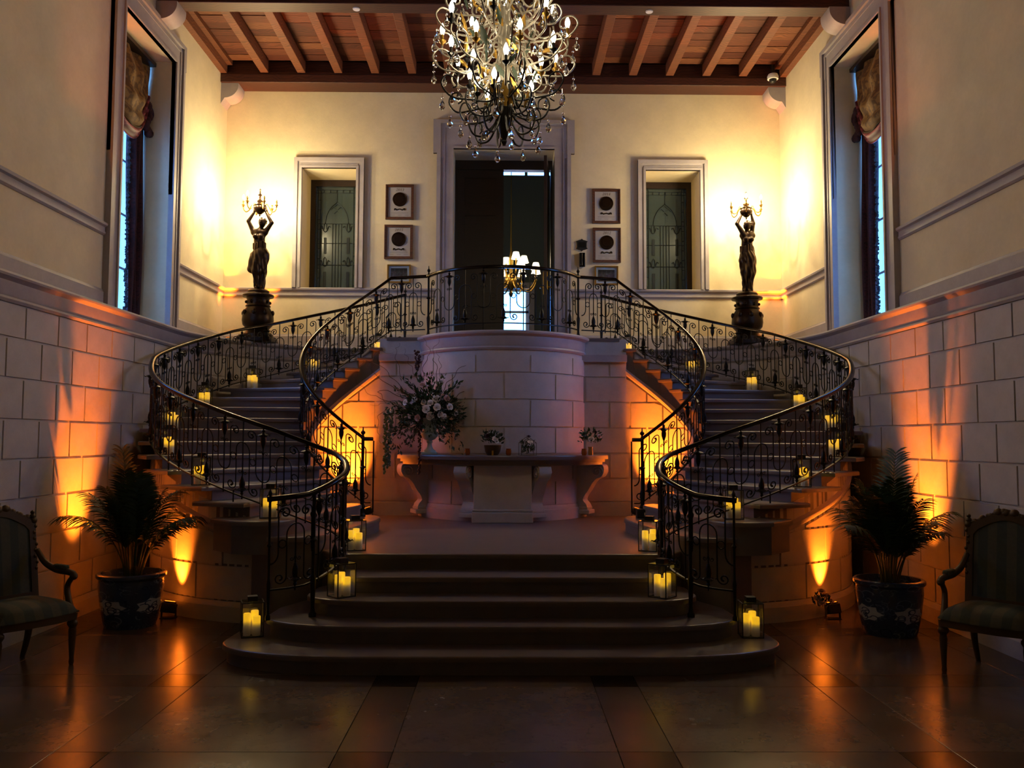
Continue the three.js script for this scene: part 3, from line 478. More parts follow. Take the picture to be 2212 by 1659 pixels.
// balcony: half round drum of blocks, moulded edge, landing slab
const DRUM = { d: 12.66, r: 1.21 };
const drumPath = (() => { const p = []; for (let i = 0; i <= 60; i++) { const a = -1.32 + i / 60 * 2.64; p.push([DRUM.r * Math.sin(a), DRUM.d - DRUM.r * Math.cos(a)]); } return new Path(p); })();
{
  const b = thing('balcony', 'half round stone balcony of pale blocks carrying the landing before the door', 'balcony'), L = drumPath.len;
  part('drum_wall', band(drumPath, 0, L, 48, -0.3, 0, YP - 0.02, YL - 0.2), M.stone, b);
  const arc = DRUM.r * rad(35), mid = L / 2;
  ROWS.slice(0, 6).map((r, i) => (i === 5 ? [0.95, 1.28] : r)).forEach(([yb, yt], r) => { for (let k = -3; k < 3; k++) { const a = mid + (k + (r % 2 ? 0.02 : 0.5)) * arc + 0.011, e = a + arc - 0.022; if (a < 0.02 || e > L) { const a2 = Math.max(a, 0.03), e2 = Math.min(e, L - 0.03); if (e2 - a2 > 0.08) part('block', band(drumPath, a2, e2, 5, -0.02, 0.016, yb + 0.011, (r ? yt : 2.98) - 0.011), M.stone, b); continue; } part('block', band(drumPath, a, e, 6, -0.02, 0.016, yb + 0.011, (r ? yt : 2.98) - 0.011), M.stone, b); } });
  part('plinth', sweep(drumPath, 0, L, 40, [[0, 0], [0.05, 0], [0.05, 0.14], [0.03, 0.15], [0.03, 0.17], [0.018, 0.2], [0, 0.2]], YP), M.stone, b);
  part('cornice', sweep(drumPath, 0.02, L - 0.02, 48, CORNICE, YL), M.trim, b);
  const f = []; for (let i = 0; i <= 30; i++) { const a = -1.3 + i / 30 * 2.6; f.push([(DRUM.r + 0.07) * Math.sin(a), DRUM.d - (DRUM.r + 0.07) * Math.cos(a)]); }
  part('landing', prism([...f, [1.68, 12.3], [1.68, 13.9], [-1.68, 13.9], [-1.68, 12.3]], YL - 0.05, YL, 0.012), M.step, b);
  for (const s of [-1, 1]) part('landing_edge', boxG(s * 1.1, s * 1.62, YL - 0.3, YL - 0.05, 12.36, 13.85), M.trim, b);
}
// stone console before the drum
{
  const t = thing('stone_console', 'long bow fronted stone shelf on scroll brackets carrying the flower urn', 'console'), Rt = 1.66, ctr = 12.66, yT = 1.63;
  const arc = (r, a0, n = 28) => { const q = []; for (let i = 0; i <= n; i++) { const a = -a0 + i / n * 2 * a0; q.push([r * Math.sin(a), ctr - r * Math.cos(a)]); } return q; };
  const outline = (r, a0, xe) => [[-xe, 12.3], ...arc(r, a0), [xe, 12.3]];
  part('top', prism(outline(Rt + 0.02, 1.04, 1.44), yT - 0.06, yT, 0.018), M.step, t);
  part('edge_moulding', merged([prism(outline(Rt - 0.02, 1.03, 1.4), yT - 0.1, yT - 0.06), prism(outline(Rt - 0.05, 1.02, 1.36), yT - 0.135, yT - 0.1)]), M.step, t);
  const br = [[0, 0], [0.36, 0], [0.4, -0.02], [0.41, -0.1], [0.37, -0.17], [0.3, -0.2], [0.24, -0.26], [0.18, -0.36], [0.12, -0.44], [0.1, -0.5], [0.15, -0.56], [0.16, -0.62], [0.1, -0.64], [0, -0.64]];
  for (const an of [-62, -20, 20, 62]) {
    const g = new THREE.Group(); g.name = 'bracket'; t.add(g); const a = rad(an), r0 = DRUM.r + 0.0; g.position.set(r0 * Math.sin(a), yT - 0.135, -(ctr - r0 * Math.cos(a))); g.rotation.y = a;
    const bw = 0.085; part('scroll', plate(smooth(br.map(([x, y]) => new THREE.Vector3(x, y, 0)), 44).map((p) => [p.x, p.y]), [], -bw, bw, (x, y, b) => new THREE.Vector3(b, y, x)), M.stone, g);
    for (const s of [-1, 1]) part('volute', tube(Array.from({ length: 22 }, (_, i) => { const q = i / 21 * 11, r = 0.085 * (1 - i / 26); return new THREE.Vector3(s * (bw + 0.004), -0.1 + r * Math.sin(q), 0.31 + r * Math.cos(q)); }), 0.012, 6), M.stone, g);
    part('foot', merged([roundBox(0.22, 0.06, 0.2, 0.012, 0, -0.66, 0.1), roundBox(0.19, 0.04, 0.17, 0.01, 0, -0.61, 0.085)]), M.stone, g);
  }
  // the square pier in the middle
  part('pier', merged([roundBox(0.76, 0.62, 0.3, 0.012, 0, YP + 0.46, -11.36), roundBox(0.8, 0.14, 0.34, 0.012, 0, YP + 0.07, -11.36), roundBox(0.79, 0.03, 0.33, 0.01, 0, YP + 0.16, -11.36)]), M.stone, t);
}
// ---------------------------------------------------------------- wrought iron railings
const TOPV = 0.8;
function spiral(cx, cv, r0, a0, turns, dir, n = 22) { const q = []; for (let i = 0; i <= n; i++) { const t = i / n, a = a0 + dir * t * turns * 2 * Math.PI, r = r0 * (1 - 0.78 * Math.pow(t, 0.85)); q.push([cx + r * Math.cos(a), cv + r * Math.sin(a)]); } return q; }
const thick = (t) => 0.0065 + 0.0065 * Math.pow(Math.abs(2 * t - 1), 5);
const tulipG = merged([lathe([[0, 0], [0.01, 0.0], [0.016, 0.018], [0.027, 0.05], [0.03, 0.085], [0.024, 0.12], [0.04, 0.135], [0.058, 0.132], [0.04, 0.146], [0.02, 0.15], [0.012, 0.165], [0.02, 0.178], [0.009, 0.19], [0, 0.192]], 10),
  ...[0, 1, 2, 3].map((k) => { const g = tube([new THREE.Vector3(0.02, 0.12, 0), new THREE.Vector3(0.045, 0.138, 0), new THREE.Vector3(0.068, 0.128, 0), new THREE.Vector3(0.078, 0.14, 0)], (t) => 0.01 * (1 - 0.75 * t), 5); g.rotateY(k * Math.PI / 2); return g; })]);
// path, where it runs, height of its base line, number of bays
function railing(o, path, s0, s1, base, bays, { drop = 0, start = true, end = true, flip = false } = {}) {
  const P = (s1 - s0) / bays, w = 0.17 * P, H = 0.775;
  const at = (s, v, off = 0) => { const q = path.at(clamp(s, 0.001, path.len - 0.001)); return new THREE.Vector3(q.x + q.nx * off, base(s) + v, -(q.d + q.nd * off)); };
  const bar = (name, pts, r, radial = 5, off = 0) => part(name, tube(pts.map(([s, v]) => at(s, v, off)), r, radial), M.iron, o);
  const sp = (a, b, step = 0.06) => { const n = Math.max(2, Math.round(Math.abs(b - a) / step)), q = []; for (let i = 0; i <= n; i++) q.push(lerp(a, b, i / n)); return q; };
  // handrail: moulded cap over a flat bar
  part('handrail', sweep(path, s0 - 0.02, s1 + 0.02, Math.ceil((s1 - s0) / 0.05), [[-0.03, 0.785], [-0.033, 0.8], [-0.025, 0.817], [0, 0.824], [0.025, 0.817], [0.033, 0.8], [0.03, 0.785], [0.012, 0.776], [-0.012, 0.776]], base, 0.9), M.rail, o);
  part('bottom_rail', sweep(path, s0, s1, Math.ceil((s1 - s0) / 0.06), [[-0.012, 0.02], [-0.012, 0.034], [0.012, 0.034], [0.012, 0.02]], base, 0.3), M.iron, o);
  const r = 0.055, tulip = (s, up) => { const g = tulipG.clone(); if (!up) g.rotateZ(Math.PI); const p = at(s, up ? 0.575 : 0.232); return g.translate(p.x, p.y, p.z); };
  for (let k = 0; k <= bays; k++) {
    const t = s0 + k * P, c = t + P / 2, edge = k === 0 || k === bays;
    if (!edge || (k === 0 && !start) || (k === bays && !end)) { bar('baluster', [[t, -drop], [t, 0.4], [t, H]], 0.0075); part('tulip', tulip(t, true), M.iron, o); }
    // bar that loops under the tulip and curls up into scrolls either side
    const arms = (sd) => [...[[t + sd * w, 0.33], [t + sd * w, 0.5], [t + sd * w, 0.64]], ...spiral(t + sd * (w + r), 0.668, r, sd > 0 ? Math.PI : 0, 1.25, -sd)];
    const u = []; for (let i = 0; i <= 10; i++) { const a = Math.PI + i / 10 * Math.PI; u.push([t + w * Math.cos(a), 0.33 + 0.09 * Math.sin(a)]); }
    const full = [...arms(-1).reverse(), ...u, ...arms(1)], inside = full.filter(([s]) => s >= s0 - 0.01 && s <= s1 + 0.01);
    bar('scroll_bar', inside, inside.length === full.length ? thick : 0.0075, 6);
    if (!edge) for (const sd of [-1, 1]) bar('curl', [[t, 0.5], [t + sd * 0.012, 0.53], ...spiral(t + sd * 0.032, 0.532, 0.02, sd > 0 ? Math.PI : 0, 1.1, -sd, 12)], 0.0045, 5);
    if (k === bays) break;
    bar('baluster', [[c, -drop], [c, 0.4], [c, H]], 0.0075); part('bellflower', tulip(c, false), M.iron, o);
    const arm2 = (sd) => [...[[c + sd * w, 0.48], [c + sd * w, 0.3], [c + sd * w, 0.15]], ...spiral(c + sd * (w + r), 0.118, r, sd > 0 ? Math.PI : 0, 1.25, sd)];
    const v = []; for (let i = 0; i <= 10; i++) { const a = Math.PI - i / 10 * Math.PI; v.push([c + w * Math.cos(a), 0.48 + 0.09 * Math.sin(a)]); }
    bar('scroll_bar', [...arm2(-1).reverse(), ...v, ...arm2(1)], thick, 6);
    for (const sd of [-1, 1]) {
      const q = []; for (let i = 0; i < 18; i++) { const a = i / 18 * 2 * Math.PI; q.push(at(c + sd * 0.25 * P + 0.031 * Math.cos(a), 0.405 + 0.034 * Math.sin(a))); }
      part('ring', merged([tube(q, 0.0055, 5, true), tube([at(c + sd * (0.25 * P - 0.031), 0.405), at(c + sd * w, 0.405)], 0.006, 5), tube([at(c + sd * (0.25 * P + 0.031), 0.405), at(c + sd * (P / 2 - w), 0.405)], 0.006, 5)]), M.iron, o);
      bar('curl', [[c, 0.3], [c + sd * 0.012, 0.275], ...spiral(c + sd * 0.032, 0.272, 0.02, sd > 0 ? Math.PI : 0, 1.1, sd, 12)], 0.0045, 5);
    }
  }
  return { at };
}
function post(o, p, y0, y1, r = 0.014, finial = true) { // slender post with collars and a spear finial
  const h = y1 - y0, rows = [[0, 0], [r * 2, 0], [r * 2, 0.03], [r * 1.3, 0.045], [r, 0.09], [r * 1.7, h * 0.3], [r, h * 0.34], [r, h * 0.6], [r * 2.2, h * 0.62], [r, h * 0.64], [r, h - 0.02], [r * 1.8, h - 0.01]];
  rows.push(...(finial ? [[r * 1.2, h], [r * 0.6, h + 0.03], [r * 1.5, h + 0.05], [r * 1.5, h + 0.065], [r * 0.5, h + 0.085], [r * 0.35, h + 0.12], [0, h + 0.13]] : [[r * 1.8, h], [0, h]]));
  return part('newel_post', lathe(rows, 10).translate(p.x, y0, p.z), M.iron, o);
}
for (const sg of [-1, 1]) {
  const side = sg < 0 ? 'left' : 'right';
  const a = thing('stair_railing', `long outer wrought iron railing winding round the ${side} staircase to its scrolled foot`, 'railing');
  railing(a, OUT[sg], 0.03, OUT[1].len - 0.03, lineOut, 22, {});
  for (const s of [0.03, 0.42, 0.86]) { const q = OUT[sg].at(s); post(a, V(q.x, 0, q.d), s < 0.5 ? 0.3 : 0.45, lineOut(s) + 0.79, s < 0.1 ? 0.011 : 0.016, s < 0.1); }
  { const q = OUT[sg].at(OUT[1].len - 0.03); post(a, V(q.x, 0, q.d), YL, lineOut(OUT[1].len) + 0.8, 0.015); }
  for (const n of [3, 5, 7, 9, 11, 13, 15]) { const s = sOut(n + 0.4), q = OUT[sg].at(s); part('baluster', tube([V(q.x, Y(n), q.d), V(q.x, lineOut(s) + 0.06, q.d)], 0.008, 6), M.iron, a); }
  const b = thing('stair_railing', `inner wrought iron railing curving down the ${side} staircase into the glowing niche`, 'railing');
  railing(b, INN[sg], 0.06, INN[1].len - 0.04, lineInn, 10, {});
  { const q = INN[sg].at(0.16); post(b, V(q.x, 0, q.d), Y(1), lineInn(0.1) + 0.82, 0.019); const e = INN[sg].at(0.03); part('baluster', tube([V(e.x, Y(1) + 0.05, e.d), V(e.x, lineInn(0) + 0.78, e.d)], 0.009, 6), M.iron, b);
    part('newel_foot', lathe([[0, 0], [0.045, 0], [0.045, 0.02], [0.03, 0.04], [0.03, 0.1], [0.04, 0.12], [0.02, 0.15], [0, 0.16]], 12).translate(q.x, Y(1), -q.d), M.iron, b); }
  for (const n of [3, 5, 7, 9, 11, 13, 15]) { const s = sInn(n + 0.4), q = INN[sg].at(s); part('baluster', tube([V(q.x, Y(n), q.d), V(q.x, lineInn(s) + 0.06, q.d)], 0.008, 6), M.iron, b); }
}
{
  const o = thing('balcony_railing', 'bowed wrought iron railing along the balcony edge before the dark door', 'railing');
  const p = [[-1.09, 12.24]]; for (let i = 0; i <= 40; i++) { const a = -1.16 + i / 40 * 2.32; p.push([1.15 * Math.sin(a), DRUM.d - 1.15 * Math.cos(a)]); } p.push([1.09, 12.24]); const path = new Path(p);
  railing(o, path, 0.02, path.len - 0.02, () => YL + 0.08, 5, { drop: 0.07 });
  for (const s of [0.02, path.len - 0.02]) { const q = path.at(s); post(o, V(q.x, 0, q.d), YL, YL + 0.9, 0.016); }
}
// ---------------------------------------------------------------- lamps
function pointLight(parent, x, y, z, color, cd, r = 1) { const l = new THREE.PointLight(color, cd, 0, 2); l.position.set(x, y, z); l.castShadow = true; l.shadow.radius = r; l.name = 'lamp_glow'; parent.add(l); return l; }
const bulbG = lathe([[0, 0], [0.011, 0], [0.013, 0.01], [0.019, 0.028], [0.02, 0.042], [0.014, 0.062], [0.005, 0.082], [0, 0.09]], 10);
const cupG = lathe([[0, -0.035], [0.008, -0.035], [0.01, -0.02], [0.026, -0.008], [0.034, 0.006], [0.03, 0.008], [0.012, 0.004], [0.012, 0.06], [0, 0.06]], 10);
const leafG = (() => { const pos = [], idx = []; for (let i = 0; i <= 8; i++) { const t = i / 8, w = 0.028 * Math.sin(Math.PI * Math.min(1, t * 0.92 + 0.06)) * (i % 2 ? 1 : 0.72), y = t * 0.15, z = 0.05 * t * t; pos.push(-w, y, z + w * 0.5, 0, y, z, w, y, z + w * 0.5, -w, y, z + w * 0.5 - 0.004, 0, y, z - 0.004, w, y, z + w * 0.5 - 0.004); } for (let i = 0; i < 8; i++) { const a = i * 6, b = a + 6; for (const k of [0, 1]) { idx.push(a + k, a + k + 1, b + k, a + k + 1, b + k + 1, b + k); idx.push(a + 3 + k, b + 3 + k, a + 4 + k, a + 4 + k, b + 3 + k, b + 4 + k); } } return finish(pos, idx, 1.2); })();
const dropG = merged([lathe([[0, 0], [0.01, 0.004], [0.022, 0.02], [0.026, 0.034], [0.018, 0.056], [0.007, 0.078], [0.002, 0.088], [0, 0.09]], 6), new THREE.SphereGeometry(0.012, 6, 5).translate(0, 0.103, 0)]);
const hookG = tube([new THREE.Vector3(0, 0.112, 0), new THREE.Vector3(0, 0.15, 0)], 0.002, 4);

// great chandelier of scrolls, gilt leaves, drops and candle bulbs
{
  const c = thing('chandelier', 'great iron scroll chandelier with lit candle bulbs, gilt leaves and crystal drops', 'chandelier', [0, 0, -7.0]), r = rng(77);
  const B = 4.3;
  part('finial', lathe([[0, B - 0.02], [0.016, B - 0.015], [0.028, B + 0.012], [0.02, B + 0.035], [0.032, B + 0.05], [0.045, B + 0.12], [0.07, B + 0.24], [0.082, B + 0.29], [0.05, B + 0.31], [0, B + 0.31]], 14), M.black, c);
  part('stem', lathe([[0, B + 0.3], [0.035, B + 0.3], [0.05, B + 0.4], [0.04, B + 0.55], [0.055, B + 0.7], [0.06, B + 0.95], [0.045, B + 1.1], [0.07, B + 1.25], [0.05, B + 1.5], [0.03, B + 1.8], [0.045, B + 1.9], [0, B + 1.95]], 14), M.silver, c);
  part('chain', merged(Array.from({ length: 26 }, (_, i) => { const q = []; for (let k = 0; k < 12; k++) { const a = k / 12 * 2 * Math.PI; q.push(new THREE.Vector3(i % 2 ? 0.022 * Math.cos(a) : 0, 6.25 + i * 0.063 + 0.045 * Math.sin(a), i % 2 ? 0 : 0.022 * Math.cos(a))); } return tube(q, 0.006, 5, true); })), M.iron, c);
  for (let k = 0; k < 8; k++) { const l = part('leaf', leafG, M.gilt, c); l.position.set(0.06 * Math.sin(k * Math.PI / 4), B + 0.27, 0.06 * Math.cos(k * Math.PI / 4)); l.rotation.set(0, k * Math.PI / 4, 0); l.scale.setScalar(1.5); }
  // dark scrolls below the lowest lights
  const sc = (R, y0, y1, up, m, n, ph) => {
    const pts = smooth([[0.04, y0 + 0.16], [0.1, y0 + 0.02], [R * 0.55, y1 - 0.08], [R * 0.86, y1 - 0.07], [R, y1 + 0.03], [R * 0.92, y1 + 0.1], [R * 0.78, y1 + 0.08], [R * 0.76, y1 + 0.02], [R * 0.83, y1 - 0.0]].map(([x, y]) => new THREE.Vector3(x, y, 0)), 36), g = tube(pts, (t) => 0.0095 * (1 - 0.35 * t), 6);
    for (let k = 0; k < n; k++) { const a = part('scroll_arm', g, m, c); a.rotation.y = ph + k / n * 2 * Math.PI; const d = part('crystal_drop', merged([dropG, hookG]), M.crystal, c), an = a.rotation.y; d.position.set(R * 0.98 * Math.cos(an), y1 - 0.2, -R * 0.98 * Math.sin(an)); d.rotation.y = an; }
  };
  sc(0.3, B + 0.1, B + 0.13, 0, M.black, 8, 0.2); sc(0.38, B + 0.22, B + 0.27, 0, M.black, 8, 0.6); sc(0.54, B + 0.34, B + 0.42, 0, M.iron, 8, 0.3); sc(0.6, B + 0.62, B + 0.68, 0, M.silver, 8, 0.1); sc(0.63, B + 0.85, B + 0.92, 0, M.silver, 8, 0.5); sc(0.5, B + 1.08, B + 1.15, 0, M.silver, 8, 0.2);
  // tiers of candle arms
  const tiers = [[0.23, B + 0.4, 6, 0.1], [0.33, B + 0.55, 6, 0.55], [0.46, B + 0.7, 8, 0.25], [0.53, B + 0.9, 8, 0.6], [0.43, B + 1.1, 6, 0.15], [0.3, B + 1.28, 6, 0.5]];
  tiers.forEach(([R, y, n, ph], ti) => {
    const g = tube(smooth([[0.04, y + 0.12], [R * 0.35, y + 0.1], [R * 0.5, y - 0.06], [R * 0.75, y - 0.15], [R, y - 0.1], [R, y - 0.03]].map(([x, yy]) => new THREE.Vector3(x, yy, 0)), 22), 0.008, 6), curl = tube(smooth(spiral(R * 0.45, y + 0.02, 0.055, -0.5, 1.2, 1).map(([x, yy]) => new THREE.Vector3(x, yy, 0)), 24), (t) => 0.007 * (1 - 0.4 * t), 5), armG = merged([g, curl]);
    for (let k = 0; k < n; k++) {
      const an = ph + (k + 0.15 * r()) / n * 2 * Math.PI, x = R * Math.cos(an), z = -R * Math.sin(an), arm = part('candle_arm', armG, ti < 1 ? M.iron : M.silver, c); arm.rotation.y = an;
      const cup = part('candle_cup', cupG, r() < 0.5 ? M.iron : M.gilt, c); cup.position.set(x, y, z);
      const b = part('bulb', bulbG, M.bulb, c); b.position.set(x, y + 0.06, z); b.scale.setScalar(1.15); pointLight(c, x, y + 0.1, z, TUNGSTEN, I_CHANDELIER, 0.5);
      for (let q = 0; q < 2; q++) { const l = part('leaf', leafG, r() < 0.62 ? M.gilt : M.leafdark, c), rr = R * (0.35 + 0.4 * q); l.position.set(rr * Math.cos(an + 0.08), y - 0.1 + 0.12 * r(), -rr * Math.sin(an + 0.08)); l.rotation.set((r() - 0.5) * 1.6, an + r() * 3, (r() - 0.5) * 2.4); l.scale.setScalar(0.7 + 0.5 * r()); }
      const d = part('crystal_drop', merged([dropG, hookG]), M.crystal, c); d.position.set((R + 0.06) * Math.cos(an + 0.3), y - 0.17, -(R + 0.06) * Math.sin(an + 0.3)); d.rotation.y = r() * 3;
    }
  });
}

// bronze statues holding candelabra
function figure(pose) {
  const fold = (x, y, z) => { const a = Math.atan2(z, x); return 0.0075 * Math.sin(a * 7 + y * 9) * sstep(0.62, 0.45, y) + 0.004 * Math.sin(a * 11 - y * 30); }, P = pose;
  const f = (x, y, z) => {
    let d = capsule(x, y, z * 1.25, [0, 0.66, 0], [P.sh, 0.87, 0], 0.083, 0.088);
    d = smin(d, capsule(x, y, z, [P.sh - 0.085, 0.9, 0], [P.sh + 0.085, 0.9, 0], 0.038, 0.038), 0.06);
    for (const s of [-1, 1]) d = smin(d, Math.hypot(x - P.sh - s * 0.042, y - 0.82, z - 0.07) - 0.04, 0.03);
    d = smin(d, capsule(x, y, z, [P.sh, 0.92, 0], [P.hx * 0.8, 1.0, 0.01], 0.033, 0.028), 0.03);
    const hx = (x - P.hx) / 0.82, hz = z - P.hz, hy = y - 1.055; d = smin(d, Math.hypot(hx, hy * 0.86, hz) * 0.86 - 0.058, 0.02);
    d = smin(d, Math.hypot(x - P.hx - P.face[0] * 0.058, y - 1.045, z - P.hz - P.face[1] * 0.058) - 0.012, 0.015);            // nose
    d = smin(d, Math.hypot(x - P.hx - P.face[0] * 0.045, y - 1.012, z - P.hz - P.face[1] * 0.045) - 0.018, 0.02);             // chin
    d = smin(d, Math.hypot(x - P.hx + P.face[0] * 0.03, (y - 1.075) * 1.1, z - P.hz + P.face[1] * 0.03) - 0.06 + 0.004 * Math.sin(y * 190), 0.012);   // hair
    d = smin(d, Math.hypot(x - P.hx + P.face[0] * 0.075, y - 1.06, z - P.hz + P.face[1] * 0.075) - 0.03, 0.02);
    for (const a of P.arms) { d = smin(d, capsule(x, y, z, a[0], a[1], 0.04, 0.028), 0.03); d = smin(d, capsule(x, y, z, a[1], a[2], 0.029, 0.018), 0.012); }
    let k = capsule(x, y, z * 1.1, [0, 0.66, 0], [P.hip, 0.54, 0], 0.085, 0.115);
    k = smin(k, capsule(x, y, z * 1.08, [P.hip, 0.54, 0], [P.skirt, 0.3, 0], 0.112, 0.1), 0.05);
    for (const s of P.legs) { k = smin(k, capsule(x, y, z, [s[0], 0.5, 0.02], s[1], 0.07, 0.052), 0.04); k = smin(k, capsule(x, y, z, s[1], s[2], 0.05, 0.032), 0.03); k = smin(k, capsule(x, y, z, s[2], [s[2][0] + s[3][0], 0.018, s[2][2] + s[3][1]], 0.03, 0.02), 0.02); }
    k = smin(k, capsule(x, y, z, P.drape[0], P.drape[1], 0.05, 0.065), 0.04); k = smin(k, capsule(x, y, z, [P.skirt, 0.32, -0.03], [P.skirt * 0.6, 0.03, -0.03], 0.075, 0.07), 0.05);
    k += fold(x, y, z); d = smin(d, k, 0.03);
    d = smin(d, Math.abs(y - 0.69 - 0.02 * Math.sin(x * 30)) < 0.05 ? Math.hypot(x, z * 1.15) - 0.098 - 0.006 * Math.sin(Math.atan2(z, x) * 13) : 1, 0.02);
    return d;
  };
  const body = sdfMesh([-0.27, -0.01, -0.2], [0.27, 1.3, 0.2], 0.0085, f), parts = [body];
  for (const a of P.arms) { // hands with five fingers closed on the bowl
    const w = a[2], s = Math.sign(w[0]) || 1, h = (x, y, z) => { let d = capsule(x, y, z, w, [w[0] - s * 0.006, w[1] + 0.035, w[2]], 0.017, 0.02); for (let k = 0; k < 4; k++) { const o = -0.018 + k * 0.012, l = [0.03, 0.036, 0.034, 0.026][k], b = [w[0] - s * 0.008, w[1] + 0.04, w[2] + o], m = [b[0] - s * 0.004, b[1] + l * 0.6, b[2] * 1.0]; d = smin(d, capsule(x, y, z, b, m, 0.0065, 0.006), 0.004); d = smin(d, capsule(x, y, z, m, [m[0] - s * 0.016, m[1] + l * 0.5, m[2]], 0.006, 0.0045), 0.003); } d = smin(d, capsule(x, y, z, [w[0], w[1] + 0.012, w[2] + 0.015], [w[0] - s * 0.03, w[1] + 0.04, w[2] + 0.034], 0.0075, 0.005), 0.005); return d; };
    parts.push(sdfMesh([w[0] - 0.06, w[1] - 0.03, w[2] - 0.05], [w[0] + 0.06, w[1] + 0.11, w[2] + 0.06], 0.004, h));
  }
  return merged(parts);
}
const POSES = {
  [-1]: { sh: -0.005, hx: 0.04, hz: 0.02, face: [-0.25, 0.97], hip: 0.03, skirt: 0.015, drape: [[-0.09, 0.55, 0], [-0.1, 0.33, 0.02]], arms: [[[-0.095, 0.905, 0], [-0.17, 1.07, 0.03], [-0.085, 1.215, 0.02]], [[0.085, 0.905, 0], [0.19, 1.045, 0.03], [0.095, 1.215, 0.02]]], legs: [[-0.03, [-0.03, 0.29, 0.07], [-0.02, 0.06, 0.03], [0, 0.07]], [0.05, [0.05, 0.29, 0.02], [0.035, 0.06, 0], [0.02, 0.06]]] },
  1: { sh: 0.02, hx: 0.01, hz: 0.02, face: [-0.93, 0.36], hip: 0.015, skirt: 0.03, drape: [[0.08, 0.7, -0.03], [0.085, 0.35, -0.04]], arms: [[[-0.05, 0.9, 0.05], [-0.155, 1.07, 0.05], [-0.075, 1.215, 0.02]], [[0.085, 0.905, -0.03], [0.115, 1.09, 0.0], [0.085, 1.215, 0.01]]], legs: [[-0.04, [-0.075, 0.3, 0.09], [-0.015, 0.06, 0.0], [-0.05, 0.05]], [0.045, [0.045, 0.29, 0.0], [0.05, 0.06, -0.01], [-0.03, 0.06]]] },
};
for (const sg of [-1, 1]) {
  const s = thing('bronze_statue', sg < 0 ? 'dark bronze woman facing forward, both bent arms lifting a lit candelabra on a round pedestal' : 'dark bronze woman in profile, one knee bent, lifting a lit candelabra', 'statue', [sg * 3.77, YL, -13.1]), PH = 0.81;
  part('pedestal', merged([roundBox(0.5, 0.07, 0.5, 0.012, 0, 0.035, 0), lathe([[0, 0.05], [0.24, 0.07], [0.235, 0.12], [0.19, 0.15], [0.165, 0.19], [0.18, 0.22], [0.225, 0.27], [0.238, 0.34], [0.232, 0.42], [0.205, 0.49], [0.175, 0.54], [0.19, 0.56], [0.17, 0.59], [0.168, 0.66], [0.18, 0.69], [0.232, 0.7], [0.238, 0.725], [0.225, 0.74], [0.175, 0.745], [0.16, 0.77], [0.165, 0.79], [0.14, 0.815], [0, 0.815]], 28)]), M.bronze, s);
  const orn = []; for (let k = 0; k < 8; k++) { const a = k * Math.PI / 4; orn.push(new THREE.SphereGeometry(0.035, 8, 6).scale(1, 1.25, 0.8).translate(0, 0, 0).rotateY(a).translate(0.225 * Math.sin(a), 0.45, 0.225 * Math.cos(a))); orn.push(new THREE.SphereGeometry(0.025, 7, 5).translate(0.175 * Math.sin(a + 0.4), 0.62, 0.175 * Math.cos(a + 0.4))); }
  part('mask', merged(orn), M.bronze, s); for (const k of [0, 1, 2, 3]) { const a = k * Math.PI / 2 + Math.PI / 4, g = merged([new THREE.SphereGeometry(0.05, 8, 6).scale(1.1, 0.7, 1.1), tube(smooth([[0, 0.03, 0], [0.05, 0.05, 0], [0.08, 0.0, 0], [0.1, -0.03, 0]].map((p) => new THREE.Vector3(...p)), 8), 0.022, 6)]); const f = part('foot', g, M.bronze, s); f.position.set(0.24 * Math.sin(a), 0.04, 0.24 * Math.cos(a)); f.rotation.y = a - Math.PI / 2; }
  const fig = part('figure', figure(POSES[sg]), M.bronze, s); fig.position.y = PH;
  const c = new THREE.Group(); c.name = 'candelabra'; s.add(c); c.position.set(0, PH + 1.15, 0.02);
  part('bowl', lathe([[0, 0], [0.008, 0.0], [0.014, 0.012], [0.006, 0.024], [0.03, 0.035], [0.045, 0.05], [0.085, 0.085], [0.098, 0.12], [0.09, 0.15], [0.1, 0.165], [0.06, 0.175], [0.035, 0.21], [0.05, 0.235], [0.02, 0.26], [0.015, 0.31], [0.035, 0.33], [0.012, 0.35], [0.008, 0.4], [0.016, 0.415], [0.004, 0.43], [0, 0.44]], 16), M.bronze, c);
  for (let k = 0; k < 6; k++) { const l = part('leaf', leafG, M.gilt, c), a = k / 6 * 2 * Math.PI + 0.3; l.position.set(0.06 * Math.sin(a), 0.06, 0.06 * Math.cos(a)); l.rotation.y = a; l.scale.setScalar(0.8); }
  for (let k = 0; k < 6; k++) {
    const a = k / 6 * 2 * Math.PI + (sg < 0 ? 0.0 : 0.25), g = tube(smooth([[0.06, 0.13, 0], [0.1, 0.19, 0], [0.14, 0.15, 0], [0.17, 0.09, 0], [0.215, 0.07, 0], [0.25, 0.11, 0], [0.255, 0.15, 0]].map((p) => new THREE.Vector3(...p)), 20), 0.009, 6);
    const arm = part('arm', g, M.gilt, c); arm.rotation.y = a; const x = 0.255 * Math.cos(a), z = -0.255 * Math.sin(a);
    const cup = part('candle_cup', lathe([[0, 0], [0.01, 0], [0.018, 0.012], [0.01, 0.022], [0.028, 0.034], [0.026, 0.04], [0.012, 0.042], [0.012, 0.08], [0.018, 0.09], [0.01, 0.095], [0.01, 0.125], [0, 0.125]], 10), M.gilt, c); cup.position.set(x, 0.14, z);
    const b = part('bulb', bulbG, M.bulbstatue, c); b.position.set(x, 0.26, z); b.scale.setScalar(0.95); pointLight(c, x, 0.3, z, WARM, I_CANDELABRA, 0.6);
  }
}

